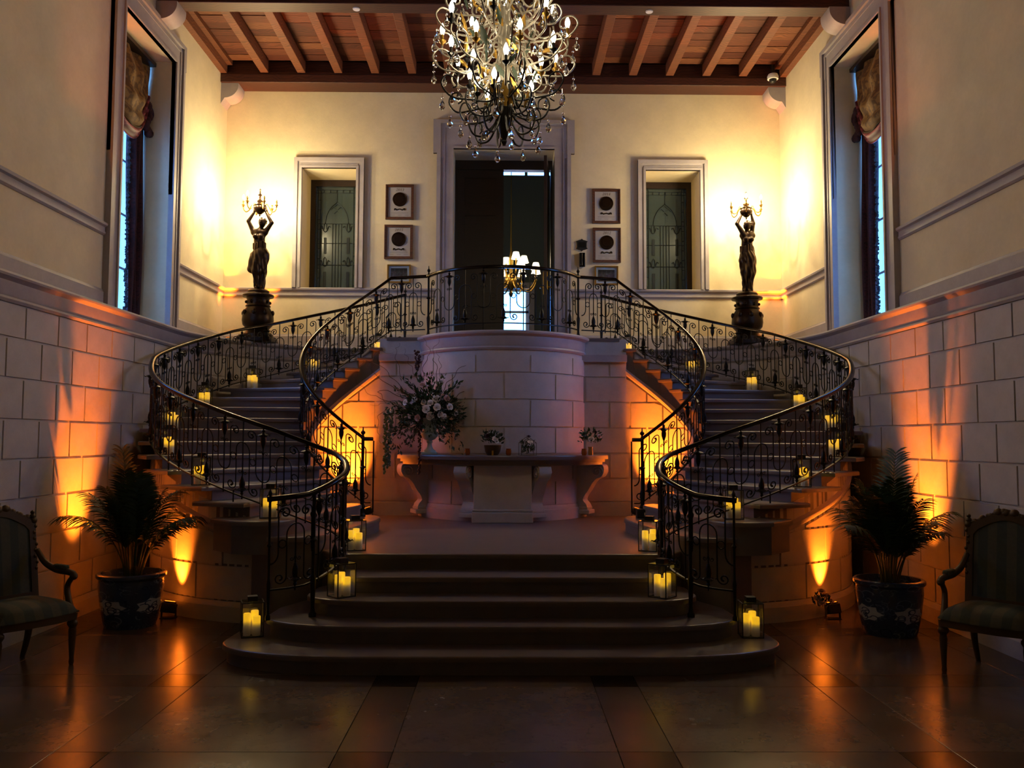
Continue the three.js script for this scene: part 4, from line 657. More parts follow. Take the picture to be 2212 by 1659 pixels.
// candle lanterns on the steps
const cand = (r, h) => { const g = lathe([[0, 0], [r, 0], [r, h * 0.5], [r, h - 0.008], [r * 0.9, h - 0.002], [r * 0.55, h - 0.006], [r * 0.3, h - 0.016], [0, h - 0.016]], 14), p = g.attributes.position, uv = g.attributes.uv; for (let i = 0; i < p.count; i++) uv.setXY(i, 0.5, clamp(p.getY(i) / h, 0.02, 0.97)); return g; };
const lanternProto = (() => {
  const w = 0.088, h = 0.29, o = new THREE.Group(); o.name = 'candle_lantern'; const e = [];
  for (const x of [-w, w]) for (const z of [-w, w]) e.push(boxG(x - 0.004, x + 0.004, 0, h, z - 0.004, z + 0.004));
  for (const y of [0.004, h]) for (const s of [-w, w]) e.push(boxG(-w, w, y - 0.004, y + 0.004, s - 0.004, s + 0.004), boxG(s - 0.004, s + 0.004, y - 0.004, y + 0.004, -w, w));
  part('frame', merged(e), M.black, o); part('base', boxG(-w, w, 0, 0.006, -w, w), M.black, o); part('lid', merged([boxG(-w, w, h - 0.002, h + 0.004, -w, w)]), M.smokeglass, o); part('chimney', merged([roundBox(0.085, 0.045, 0.085, 0.004, 0, h + 0.025, 0)]), M.black, o);
  for (const s of [-1, 1]) { part('pane', boxG(-w, w, 0.006, h - 0.004, s * w - 0.001, s * w + 0.001), M.glass, o); part('pane', boxG(s * w - 0.001, s * w + 0.001, 0.006, h - 0.004, -w, w), M.glass, o); }
  part('candle', cand(0.034, 0.165), M.wax, o).position.set(0.035, 0.006, 0.03); part('candle', cand(0.031, 0.19), M.wax, o).position.set(-0.042, 0.006, 0.012); part('candle', cand(0.033, 0.2), M.wax, o).position.set(0.025, 0.006, -0.045);
  return o;
})();
{
  const on = (n, k) => { const p = OUT[1].off(sOut(n + 0.55), -k), h = Y(n); return [p[0], h, -p[1]]; };
  const L = [[2.15, 0.15, -7.5], [1.42, 0.45, -7.68], [1.45, 0.75, -8.5], on(2, 0.02), on(4, 0.12), on(6, 0.16), on(8, 0.2), on(10, 0.2), on(12, 0.22), on(14, 0.22), on(16, 0.2)], ord = ['lowest', 'third'];
  const where = ['on the broad bottom step', 'on the third entrance step', 'at the edge of the platform', 'on the second stair, nearly hidden by the railing foot', 'on the fourth stair', 'on the sixth stair', 'on the eighth stair', 'on the tenth stair', 'on the twelfth stair', 'on the fourteenth stair', 'on the top stair just under the balcony'];
  let first = true;
  for (const sg of [-1, 1]) L.forEach(([x, y, z], i) => {
    const label = `black glass candle lantern ${where[i]}, ${sg < 0 ? 'flower urn side at left' : 'small bouquet side at right'}`.split(' ').slice(0, 16).join(' ');
    const o = first ? lanternProto : lanternProto.clone(); o.name = numbered('candle_lantern'); first = false; scene.add(o); o.position.set(sg * x, y, z); o.rotation.y = [0.35, 0.72, 0.4, 0.1, 0.3, 0.5, 0.7, 0.2, 0.35, 0.6, 0.4][i] * sg * -1 + (sg > 0 && i === 0 ? 0.3 : 0);
    tag(o, label, 'lantern', 'candle lanterns on the stairs');
    const gl = new THREE.PointLight(CANDLE, I_CANDLE, 0, 2); gl.position.set(sg * x, y + 0.25, z); gl.castShadow = true; gl.shadow.radius = 1; gl.name = 'lantern_glow'; scene.add(gl);
  });
}

// amber floor spotlights
function spotFixture(label, pos, to, cd, half, pen = 0.6, size = 1) {
  const f = thing('floor_spotlight', label, 'spotlight', [pos[0], pos[1], -pos[2]], 0), dir = V(...to).sub(V(...pos)).normalize();
  const head = new THREE.Group(); head.name = 'head'; f.add(head); head.position.y = 0.1 * size; head.quaternion.setFromUnitVectors(new THREE.Vector3(0, 1, 0), dir);
  part('housing', merged([roundBox(0.13 * size, 0.1 * size, 0.13 * size, 0.012, 0, 0, 0), lathe([[0, 0.04], [0.06, 0.045], [0.065, 0.06], [0.055, 0.065], [0, 0.055]].map(([r, y]) => [r * size, y * size]), 16)]), M.black, head);
  part('lens', lathe([[0, 0.066], [0.05, 0.066], [0.05, 0.069], [0, 0.07]].map(([r, y]) => [r * size, y * size]), 16), M.lens, head);
  part('bracket', merged([boxG(-0.075 * size, -0.07 * size, 0, 0.12 * size, -0.02, 0.02), boxG(0.07 * size, 0.075 * size, 0, 0.12 * size, -0.02, 0.02), boxG(-0.075 * size, 0.075 * size, 0, 0.006, -0.05 * size, 0.05 * size)]), M.black, f);
  const l = new THREE.SpotLight(AMBER, cd, 0, rad(half), pen, 2), at = dir.clone().multiplyScalar(0.085 * size); l.position.set(pos[0] + at.x, pos[1] + 0.1 * size + at.y, -pos[2] + at.z); l.target.position.copy(V(...to)); l.castShadow = true; l.shadow.radius = 1.5; l.name = 'spotlight_beam'; scene.add(l, l.target); return f;
}
for (const sg of [-1, 1]) {
  const a = sg < 0;
  spotFixture(a ? 'black floor spotlight behind the left armchair, washing the block wall orange' : 'black floor spotlight behind the right armchair, washing the block wall orange', [sg * 3.92, 0, a ? 8.85 : 8.75], [sg * 4.4, 2.0, a ? 8.92 : 8.8], I_WALL_SPOT, 23, 0.95);
  spotFixture(a ? 'black floor spotlight on a stand beside the left palm pot' : 'black floor spotlight tucked beside the right palm pot', [sg * 3.42, 0, 8.95], [sg * 3.3, 1.2, 9.25], I_STAIR_SPOT, 25, 0.95);
  spotFixture(a ? 'small black spotlight on the platform in the niche left of the drum' : 'small black spotlight on the platform in the niche right of the drum', [sg * 1.86, YP, 12.0], [sg * 2.3, 1.95, 12.2], I_NICHE_SPOT, 30, 0.9, 0.8);
  spotFixture(a ? 'hidden black spotlight in the wall corner behind the front-facing statue' : 'hidden black spotlight in the wall corner behind the profile statue', [sg * 4.38, YL, 13.62], [sg * 4.54, 4.9, 13.85], I_CORNER_SPOT, 13, 0.5, 0.8);
  spotFixture(a ? 'black spotlight on the ledge close behind the front-facing statue pedestal' : 'black spotlight on the ledge close behind the profile statue pedestal', [sg * (a ? 3.84 : 4.2), YL, 13.62], [sg * (a ? 3.84 : 4.25), 4.6, 13.84], I_CORNER_SPOT * 0.5, 16, 0.6, 0.8);
}

// shaded chandelier in the far hall
{
  const c = thing('shaded_chandelier', 'brass chandelier with glowing cream shades hanging in the room beyond the door', 'chandelier', [0.16, 0, -18.2]), y0 = 5.25;
  part('stem', lathe([[0, y0 - 0.38], [0.03, y0 - 0.36], [0.05, y0 - 0.3], [0.02, y0 - 0.24], [0.12, y0 - 0.12], [0.14, y0 - 0.02], [0.1, y0 + 0.08], [0.03, y0 + 0.14], [0.05, y0 + 0.4], [0.02, y0 + 0.6], [0.015, y0 + 1.4], [0, y0 + 1.4]], 16), M.gilt, c);
  part('rod', boxG(-0.008, 0.008, y0 + 1.3, 9.2, -0.008, 0.008), M.gilt, c);
  const g = tube(smooth([[0.08, y0, 0], [0.25, y0 - 0.2, 0], [0.42, y0 - 0.24, 0], [0.55, y0 - 0.1, 0], [0.58, y0 + 0.02, 0]].map((p) => new THREE.Vector3(...p)), 16), 0.016, 7), g2 = tube(smooth([[0.06, y0 + 0.1, 0], [0.16, y0 + 0.04, 0], [0.28, y0 + 0.1, 0], [0.3, y0 + 0.24, 0]].map((p) => new THREE.Vector3(...p)), 14), 0.014, 7);
  for (const [n, R, geo, dy] of [[8, 0.58, g, 0], [4, 0.3, g2, 0.22]]) for (let k = 0; k < n; k++) {
    const a = k / n * 2 * Math.PI + 0.35, arm = part('arm', geo, M.gilt, c); arm.rotation.y = a; const x = R * Math.cos(a), z = -R * Math.sin(a), y = y0 + dy;
    const t = part('candle_tube', lathe([[0, 0], [0.035, 0], [0.035, 0.01], [0.014, 0.02], [0.014, 0.17], [0, 0.17]], 10), M.gilt, c); t.position.set(x, y + 0.02, z);
    const s = part('lamp_shade', lathe([[0.105, 0.15], [0.1, 0.16], [0.06, 0.3], [0.058, 0.3], [0.098, 0.16], [0.103, 0.15]], 16), M.lampshade, c); s.position.set(x, y + 0.02, z);
    if (k % 2 === 0) pointLight(c, x, y + 0.24, z, TUNGSTEN, I_HALL, 0.8);
  }
}
// ---------------------------------------------------------------- curtains in the tall windows
function sheet(f, nu, nv, off) { // a cloth of two faces, off(u, v) = vector through its thickness
  const pos = [], idx = [], W = nu + 1; for (const s of [0, 1]) for (let j = 0; j <= nv; j++) for (let i = 0; i <= nu; i++) { const p = f(i / nu, j / nv).addScaledVector(off, s); pos.push(p.x, p.y, p.z); }
  const S = W * (nv + 1); for (const s of [0, 1]) for (let j = 0; j < nv; j++) for (let i = 0; i < nu; i++) { const a = s * S + j * W + i, b = a + 1, c = a + W, d = c + 1; s ? idx.push(a, b, c, b, d, c) : idx.push(a, c, b, b, c, d); }
  const rim = []; for (let i = 0; i <= nu; i++) rim.push(i); for (let j = 1; j <= nv; j++) rim.push(j * W + nu); for (let i = nu - 1; i >= 0; i--) rim.push(nv * W + i); for (let j = nv - 1; j > 0; j--) rim.push(j * W);
  rim.forEach((a, k) => { const b = rim[(k + 1) % rim.length]; idx.push(a, b, a + S, b, b + S, a + S); });
  return finish(pos, idx, 1.2);
}
const clothTex = (base, dark, n, seed) => { const r = noise2(seed, 16), q = noise2(seed + 1, 32); return dataTex(128, (u, v) => { const m = r(u * 16, v * 16) * 0.6 + q(u * 32, v * 32) * 0.4, k = sstep(0.45, 0.6, m); return [0, 1, 2].map((c) => lerp(base[c], dark[c], k)); }, true, n); };
const swagMat = std({ map: clothTex([0.5, 0.36, 0.17], [0.36, 0.24, 0.11], 1.5, 61), roughness: 0.85 }), liningMat = std({ map: dataTex(64, (u, v) => (Math.sin(v * 40) > 0.2 ? [0.62, 0.3, 0.31] : [0.36, 0.09, 0.12]), true, 1.2), roughness: 0.6 }), drapeMat = std({ map: clothTex([0.26, 0.11, 0.11], [0.15, 0.06, 0.07], 2.5, 67), roughness: 0.9 }), fringeMat = std({ color: 0x1f1a18, roughness: 1 });
for (const sg of [-1, 1]) {
  const nm = sg < 0 ? 'left' : 'right', c = thing('swag_curtain', `gold and rose swagged curtain with dark fringed side drape in the ${nm} window`, 'curtain'), yT = 6.96, d0 = 10.02, d1 = 11.55, o = V(sg * 0.008, 0, 0), r = rng(sg + 90);
  const bot = (u) => 5.86 + 0.6 * Math.pow(Math.abs(2 * u - 1), 2.3);
  const P = (u, v, k = 0) => { const y = lerp(yT, bot(u) - k, v), f = 0.035 * Math.sin(u * 26 + v * 3) * (1 - v * 0.7), s = 0.03 * Math.sin(v * v * 17) * Math.sin(Math.PI * u); return V(sg * (XU + 0.33 - 0.17 * Math.sin(Math.PI * u) * Math.sin(Math.PI * v * 0.62) - f - s + k * 0.25), y, lerp(d0, d1, u)); };
  part('valance_board', boxG(sg * (XU + 0.22), sg * (XU + 0.42), yT - 0.02, yT + 0.03, d0 - 0.01, d1 + 0.01), M.darkwood, c);
  part('swag', sheet((u, v) => P(u, v), 40, 26, o), swagMat, c);
  part('lining', sheet((u, v) => { const w = 0.06 + 0.94 * u * 1.0, uu = clamp(0.04 + u * 0.92, 0, 1), y = lerp(bot(uu) + 0.16, bot(uu) - 0.17 * Math.sin(Math.PI * uu), v); return V(sg * (XU + 0.3 - 0.1 * Math.sin(Math.PI * uu) - 0.03 * Math.sin(v * 12)), y, lerp(d0, d1, uu)); }, 36, 14, o), liningMat, c);
  part('cord_edge', tube(Array.from({ length: 30 }, (_, i) => { const u = 0.02 + i / 29 * 0.96, p = P(u, 1); return p.add(V(sg * -0.012, -0.005, 0)); }), 0.012, 6), M.giltdark, c);
  part('drape', sheet((u, v) => V(sg * (XU + 0.36 + 0.045 * Math.sin(u * 21) + 0.02 * Math.sin(u * 9 + v * 5)), lerp(6.45, YL + 0.01, v), lerp(11.14 + 0.05 * v, 11.54, u)), 36, 24, o), drapeMat, c);
  const fr = []; for (let i = 0; i < 150; i++) { const y = YL + 0.03 + i * 0.0205, a = (r() - 0.5) * 1.6; fr.push(new THREE.ConeGeometry(0.018, 0.07, 5).rotateX(-Math.PI / 2 * 0.8 + a * 0.3).rotateZ(a).translate(sg * (XU + 0.33 + 0.03 * r()), y, -(11.12 + 0.05 * (6.45 - y) / 3.1) + 0.025)); }
  part('fringe', merged(fr), fringeMat, c, { kind: 'stuff' });
  part('rosette', merged(Array.from({ length: 9 }, (_, i) => { const a = i * 0.7; return new THREE.SphereGeometry(0.075, 9, 7).scale(0.6, 1 + 0.4 * Math.sin(i * 2), 0.8).rotateX(a).translate(sg * (XU + 0.27), 6.3 - i * 0.045 + 0.05 * Math.cos(a), -(11.47 + 0.06 * Math.sin(a * 1.7))); })), drapeMat, c);
}

// ---------------------------------------------------------------- pictures, plaque and telephone on the end wall
function printed(w, h, draw) { const c = document.createElement('canvas'); c.width = w; c.height = h; draw(c.getContext('2d'), w, h); const t = new THREE.CanvasTexture(c); t.colorSpace = THREE.SRGBColorSpace; return std({ map: t, roughness: 0.45 }); }
const flatUV = (g, x0, x1, y0, y1) => { const p = g.attributes.position, uv = g.attributes.uv; for (let i = 0; i < p.count; i++) uv.setXY(i, (p.getX(i) - x0) / (x1 - x0), (p.getY(i) - y0) / (y1 - y0)); return g; };
function framed(name, label, x0, x1, y0, y1, year, cat) {
  const f = thing(name, label, cat, [(x0 + x1) / 2, (y0 + y1) / 2, -DB]), w = (x1 - x0) / 2, h = (y1 - y0) / 2, b = year ? 0.042 : 0.022, put = (a, y, q) => new THREE.Vector3(a, y, q);
  part('frame', merged([plate(rect(-w, w, -h, h), [rect(-w + b, w - b, -h + b, h - b)], 0, 0.03, put), plate(rect(-w, w, -h, h), [rect(-w + b * 0.4, w - b * 0.4, -h + b * 0.4, h - b * 0.4)], 0.03, 0.04, put)]), year ? M.walnut : M.gilt, f);
  const sheetG = flatUV(boxG(-w + b, w - b, -h + b, h - b, -0.012, -0.008), -w + b, w - b, -h + b, h - b);
  if (year) {
    part('certificate', sheetG, printed(256, 330, (g, W, H) => { g.fillStyle = '#b9b4ad'; g.fillRect(0, 0, W, H); g.fillStyle = '#57504a'; g.textAlign = 'center'; g.font = 'italic bold 40px serif'; g.fillText(year, W / 2, 40); g.fillStyle = '#8a857f'; for (let k = 0; k < 2; k++) g.fillRect(30, 278 + k * 9, W - 60, 3); for (let k = 0; k < 3; k++) { g.fillRect(28 + k * 78, 304, 48, 3); g.fillRect(34 + k * 78, 312, 36, 2); } }), f);
    const R = 0.118; part('medallion', lathe([[0, 0], [R, 0], [R, 0.012], [R * 0.94, 0.018], [R * 0.9, 0.012], [R * 0.62, 0.014], [R * 0.6, 0.019], [0, 0.02]], 32).rotateX(Math.PI / 2).translate(0, 0.045, 0.012), M.bronze, f);
    part('scroll_ribbon', tube(smooth([[-0.085, -0.125], [-0.08, -0.1], [-0.06, -0.105], [-0.05, -0.12], [0, -0.105], [0.05, -0.12], [0.06, -0.105], [0.08, -0.1], [0.085, -0.125]].map(([x, y]) => new THREE.Vector3(x, y - 0.01, 0.016)), 30), 0.009, 6), M.bronze, f);
  } else {
    part('mat_board', sheetG, std({ color: 0x9fb0bd, roughness: 0.8 }), f); const a = w * 0.7, e = h * 0.62;
    part('photograph', flatUV(boxG(-a, a, -e, e, -0.015, -0.012), -a, a, -e, e), printed(200, 130, (g, W, H) => { g.fillStyle = '#1c2230'; g.fillRect(0, 0, W, H); const r = rng(x0 > 0 ? 5 : 8); for (let k = 0; k < 60; k++) { g.fillStyle = `rgba(${60 + r() * 70},${66 + r() * 60},${86 + r() * 50},0.35)`; g.fillRect(r() * W, H * 0.25 + r() * H * 0.6, 6 + r() * 16, 8 + r() * 26); } for (let k = 0; k < 3; k++) { g.fillStyle = 'rgba(120,120,125,0.5)'; g.fillRect(W * (0.22 + 0.27 * k), H * 0.1, 6, H * 0.35); } }), f);
  }
  part('pane', boxG(-w + b, w - b, -h + b, h - b, -0.033, -0.031), M.glass, f);
}
framed('framed_award', 'dark framed round medallion award, upper of two left of the door', -1.942, -1.482, 5.43, 6.01, '2013', 'award');
framed('framed_award', 'dark framed medallion award marked 2015, lower of two left of the door', -1.955, -1.49, 4.775, 5.34, '2015', 'award');
framed('framed_picture', 'small gilt framed group photograph low on the wall left of the door', -1.9, -1.52, 4.38, 4.68, null, 'picture');
framed('framed_award', 'dark framed round medallion award, upper of two right of the door', 1.458, 1.92, 5.385, 5.96, '2014', 'award');
framed('framed_award', 'dark framed medallion award marked 2012, lower of two right of the door', 1.465, 1.925, 4.735, 5.31, '2012', 'award');
framed('framed_picture', 'small gilt framed photograph low on the wall right of the door', 1.495, 1.88, 4.365, 4.675, null, 'picture');
{
  const p = thing('wall_plaque', 'small dark shield shaped plaque beside the door above the wall telephone', 'plaque', [1.286, 5.025, -DB]), q = [[0, 0.105], [0.02, 0.085], [0.06, 0.075], [0.095, 0.06], [0.08, 0.04], [0.078, -0.04], [0.095, -0.06], [0.06, -0.075], [0.02, -0.085], [0, -0.105]], o = [...q, ...q.slice(1, -1).reverse().map(([x, y]) => [-x, y])], put = (a, y, b) => new THREE.Vector3(a, y, b);
  part('shield', plate(o, [], 0, 0.018, put), M.black, p); part('name_plate', plate(rect(-0.06, 0.06, -0.045, 0.045), [], 0.018, 0.022, put), M.iron, p);
  const t = thing('wall_telephone', 'shiny black wall telephone below the small dark plaque', 'telephone', [1.29, 4.775, -DB]);
  part('housing', roundBox(0.1, 0.235, 0.05, 0.014, 0, 0, 0.025), std({ color: 0x08080a, roughness: 0.12 }), t); part('handset', merged([roundBox(0.04, 0.2, 0.03, 0.012, -0.022, 0, 0.068), roundBox(0.046, 0.05, 0.04, 0.014, -0.022, 0.08, 0.062), roundBox(0.046, 0.05, 0.04, 0.014, -0.022, -0.08, 0.062)]), std({ color: 0x0a0a0c, roughness: 0.1 }), t);
}
{ const b = thing('battery_box', 'small black box with a white sticker at the foot of the right inner newel', 'box', [1.68, Y(1), -10.33]); part('case', roundBox(0.15, 0.11, 0.12, 0.01, 0, 0.055, 0), M.black, b); part('sticker', boxG(0.01, 0.065, 0.035, 0.07, -0.0615, -0.06), M.white, b); }

// ---------------------------------------------------------------- flowers
function leafCluster(list, r, size) { // list of [point, direction]; small folded leaves
  const pos = [], idx = [], up = new THREE.Vector3();
  for (const [p, dir] of list) {
    const l = size * (0.6 + 0.8 * r()), d = dir.clone().add(new THREE.Vector3(r() - 0.5, r() - 0.5, r() - 0.5).multiplyScalar(1.1)).normalize(); up.set(r() - 0.5, r() - 0.2, r() - 0.5).normalize(); const s = d.clone().cross(up).normalize().multiplyScalar(l * 0.23), n = s.clone().cross(d).normalize().multiplyScalar(l * 0.1), o = pos.length / 3;
    for (const [a, b, c] of [[0, 0, 0], [0.45, 1, 1], [0.45, -1, 1], [0.5, 0, 0], [1, 0, 0.3]]) pos.push(p.x + d.x * l * a + s.x * b + n.x * c, p.y + d.y * l * a + s.y * b + n.y * c, p.z + d.z * l * a + s.z * b + n.z * c);
    idx.push(o, o + 1, o + 3, o, o + 3, o + 2, o + 1, o + 4, o + 3, o + 3, o + 4, o + 2);
  }
  const g = new THREE.BufferGeometry(); g.setAttribute('position', new THREE.Float32BufferAttribute(pos, 3)); g.setIndex(idx); const h = g.toNonIndexed(); h.computeVertexNormals(); return metreUV(h);
}
const roseG = (() => { const g = []; for (let k = 0; k < 16; k++) { const a = k * 2.4, t = k / 15, rr = 0.008 + 0.03 * t, h = 0.04 - 0.012 * t, w = 0.7 + 0.25 * t, pos = [], idx = []; for (let j = 0; j <= 4; j++) for (let i = 0; i <= 4; i++) { const u = (i / 4 - 0.5) * 2, v = j / 4, an = a + u * w, q = rr * (0.35 + 0.65 * Math.sin(v * 1.5)) * (1 + 0.25 * t * v * v); pos.push(q * Math.cos(an), h * v * (1 - 0.18 * u * u) - 0.012 * t * v * v * v, q * Math.sin(an)); } for (let j = 0; j < 4; j++) for (let i = 0; i < 4; i++) { const b = j * 5 + i; idx.push(b, b + 1, b + 5, b + 1, b + 6, b + 5); } const q = new THREE.BufferGeometry(); q.setAttribute('position', new THREE.Float32BufferAttribute(pos, 3)); q.setIndex(idx); q.computeVertexNormals(); g.push(q.toNonIndexed()); } return metreUV(mergeGeometries(g)); })();
function roseAt(parent, p, dir, s, m) { const q = part('rose', roseG, m, parent); q.position.copy(p); q.quaternion.setFromUnitVectors(new THREE.Vector3(0, 1, 0), dir.clone().normalize()); q.scale.setScalar(s); return q; }
{
  const u = thing('urn', 'pale stone pedestal urn standing on the console holding the large flower arrangement', 'urn', [-0.985, 1.63, -11.55]);
  part('foot', merged([roundBox(0.2, 0.03, 0.2, 0.006, 0, 0.015, 0), lathe([[0, 0.03], [0.09, 0.03], [0.085, 0.05], [0.05, 0.075], [0.036, 0.11], [0.032, 0.15], [0.045, 0.165], [0.045, 0.175], [0.03, 0.185], [0, 0.185]], 24)]), M.urn, u);
  part('bowl', lathe([[0, 0.18], [0.03, 0.185], [0.075, 0.205], [0.112, 0.245], [0.118, 0.275], [0.1, 0.3], [0.078, 0.33], [0.078, 0.4], [0.095, 0.44], [0.125, 0.47], [0.13, 0.485], [0.118, 0.49], [0.09, 0.455], [0, 0.44]], 28), M.urn, u);
  const f = thing('flower_arrangement', 'huge loose flower arrangement of white roses, trailing foliage and curly willow in the urn', 'flowers', [-0.985, 2.1, -11.55]), r = rng(123), k = 0.00624, px = (x, y, z = 0.1) => new THREE.Vector3((x - 928) * k, (905 - y) * k, z);
  [[850, 890], [880, 871], [898, 865], [901, 882], [906, 903], [924, 885], [931, 899], [943, 863], [946, 881], [915, 834], [956, 904], [952, 896], [962, 898], [985, 894], [957, 859], [932, 872], [972, 880], [890, 897], [917, 870], [966, 862]].forEach(([x, y], i) => { const p = px(x, y, 0.2 + 0.08 * Math.sin(i * 1.7) - Math.abs(x - 928) * 0.0012); roseAt(f, p, new THREE.Vector3(p.x * 1.2, p.y * 0.8, 0.45), 0.85 + 0.5 * r() - (i > 9 && i < 13 ? 0.3 : 0), i % 5 === 4 ? M.blush : M.petal); });
  const dirs = [[-0.95, 0.35], [-0.8, 0.75], [-0.55, 1.0], [-0.25, 1.15], [0.05, 1.2], [0.4, 1.05], [0.75, 0.85], [0.95, 0.4], [1.0, 0.05], [0.9, -0.25], [0.6, -0.35], [-0.95, 0.0], [-0.85, -0.35], [-0.5, -0.55], [0.35, -0.4], [-0.3, 0.7], [0.25, 0.75], [0.6, 0.5], [-0.65, 0.45], [0.0, 0.5], [0.75, 0.15], [-0.75, 0.15]];
  const L = [[], [], []], stems = [];
  dirs.forEach(([x, y], i) => { for (let q = 0; q < 3; q++) { const R = 0.52 * (0.75 + 0.35 * r()), z = (r() - 0.35) * 0.35, e = new THREE.Vector3(x * R + (r() - 0.5) * 0.12, y * R + (r() - 0.5) * 0.1, z), c = smooth([new THREE.Vector3(0, -0.12, 0), new THREE.Vector3(x * R * 0.4, y * R * 0.45 + 0.06, z * 0.6), e], 10); stems.push(tube(c, (t) => 0.004 * (1 - 0.6 * t), 4)); c.forEach((p, j) => { if (j > 2) for (let n = 0; n < 4; n++) L[(i + q) % 3].push([p.clone().add(new THREE.Vector3(r() - 0.5, r() - 0.5, r() - 0.5).multiplyScalar(0.06)), e.clone().normalize()]); }); } });
  for (let n = 0; n < 700; n++) { const a = r() * 6.28, R = 0.32 * Math.sqrt(r()), p = new THREE.Vector3(R * Math.cos(a) * 1.25, R * Math.sin(a) * 0.9 + 0.08, (r() - 0.3) * 0.3); L[n % 3].push([p, p.clone().setZ(p.z + 0.2).normalize()]); }
  part('stems', merged(stems), M.bark, f, { kind: 'stuff' }); [M.leafdark, M.leaf, M.leafgrey].forEach((m, i) => part('foliage', leafCluster(L[i], r, 0.058), m, f, { kind: 'stuff' }));
  // curly willow
  const wil = [[[-0.2, 0.3], [-0.45, 0.55], [-0.62, 0.75], [-0.9, 0.86], [-1.0, 0.78]], [[-0.2, 0.3], [-0.55, 0.5], [-0.8, 0.78], [-0.72, 1.0], [-0.55, 0.98]], [[-0.25, 0.2], [-0.6, 0.28], [-0.85, 0.4], [-1.05, 0.62]], [[-0.3, 0.1], [-0.7, 0.1], [-0.72, -0.2], [-0.62, -0.4]], [[-0.05, 0.3], [-0.12, 0.75], [-0.04, 1.0], [-0.1, 1.2]], [[0, 0.3], [0.1, 0.7], [0.02, 0.95], [0.12, 1.22]], [[0.05, 0.3], [0.16, 0.75], [0.1, 1.0]], [[0.1, 0.3], [0.3, 0.6], [0.55, 0.85], [0.72, 0.92]], [[0.2, 0.2], [0.5, 0.45], [0.68, 0.6], [0.6, 0.3]], [[-0.1, 0.4], [-0.3, 0.8], [-0.38, 1.05]], [[-0.1, 0.3], [-0.4, 0.62], [-0.5, 0.98], [-0.42, 1.12]], [[-0.3, 0.3], [-0.7, 0.42], [-0.62, 0.24], [-0.8, 0.2]]];
  wil.forEach((w, i) => part('willow_branch', tube(smooth([new THREE.Vector3(0, -0.1, 0), ...w.map(([x, y], j) => new THREE.Vector3(x + 0.02 * Math.sin(j * 5 + i), y * 0.92, -0.05 + 0.1 * Math.sin(i + j)))], 34).map((p, j) => p.add(new THREE.Vector3(0.016 * Math.sin(j * 1.1 + i), 0.012 * Math.cos(j * 0.9), 0.014 * Math.sin(j * 0.7)))), (t) => 0.0055 * (1 - 0.75 * t), 5), M.bark, f));
  // hanging amaranth and ivy
  const hang = (x, y0, y1, n, m, w) => { const g = []; for (let i = 0; i < n; i++) { const t = i / (n - 1), q = w * (1 - 0.65 * t); g.push(new THREE.SphereGeometry(0.012 + 0.008 * r(), 5, 4).translate((x - 928) * k + (r() - 0.5) * q, (905 - lerp(y0, y1, t)) * k, 0.16 + (r() - 0.5) * q)); } part('amaranth', merged(g), m, f, { kind: 'stuff' }); };
  hang(843, 880, 1008, 120, M.leafgrey, 0.12); hang(836, 900, 1020, 70, M.sage, 0.07); hang(909, 905, 1020, 46, M.plum, 0.05); hang(903, 760, 800, 40, M.plum, 0.09);
  const iv = []; for (const [x0, y0, x1, y1] of [[890, 900, 862, 975], [875, 900, 885, 960], [980, 895, 1000, 985], [955, 900, 975, 965], [870, 905, 850, 960]]) for (let i = 0; i < 22; i++) { const t = i / 21; iv.push([px(lerp(x0, x1, t) + 6 * Math.sin(i), lerp(y0, y1, t), 0.2), new THREE.Vector3(Math.sin(i * 2), -1, 0.3)]); }
  part('ivy', leafCluster(iv, r, 0.06), M.leafdark, f, { kind: 'stuff' });
}
function bouquet(label, x, d, vase, s, seed, blooms, mats) {
  const b = thing('small_bouquet', label, 'flowers', [x, 1.63, -d]), r = rng(seed), L = []; vase(b); const y0 = 0.11 * s;
  for (let i = 0; i < 150; i++) { const a = r() * 6.28, R = 0.11 * s * Math.sqrt(r()), h = y0 + 0.02 + 0.13 * s * r(), p = new THREE.Vector3(R * Math.cos(a), h, R * Math.sin(a)); L.push([p, new THREE.Vector3(p.x * 6, 0.6, p.z * 6).normalize()]); }
  part('foliage', leafCluster(L, r, 0.05), mats[0], b, { kind: 'stuff' });
  blooms.forEach(([dx, dy, sz, m]) => roseAt(b, new THREE.Vector3(dx, dy, 0.09 * s), new THREE.Vector3(dx * 3, 0.4, 0.5), sz, m));
}
bouquet('low dark bouquet with one white rose in a woven basket on the console', -0.13, 11.12, (b) => { part('basket', lathe([[0, 0], [0.07, 0], [0.1, 0.05], [0.115, 0.13], [0.105, 0.13], [0.09, 0.06], [0, 0.02]], 18), M.giltdark, b); part('stem_ribbon', boxG(-0.012, 0.012, 0, 0.06, -0.125, -0.1), M.gilt, b); }, 1.15, 31, [[0.03, 0.2, 1, M.petal], [0.05, 0.17, 0.7, M.petal], [-0.06, 0.24, 0.9, M.plum], [-0.02, 0.26, 0.7, M.leafdark]], [M.leafdark]);
bouquet('small loose bouquet in a gold glass vase at the right end of the console', 1.16, 11.36, (b) => { part('vase', lathe([[0, 0], [0.032, 0], [0.036, 0.03], [0.028, 0.08], [0.034, 0.11], [0.03, 0.11], [0.024, 0.08], [0.03, 0.03], [0, 0.01]], 16), M.goldglass, b); }, 1.25, 32, [[0.0, 0.2, 1.05, M.petal], [0.1, 0.24, 0.8, M.blush], [-0.07, 0.22, 0.7, M.leafgrey], [0.05, 0.3, 0.6, M.plum], [-0.09, 0.27, 0.9, M.leafgrey]], [M.leaf]);
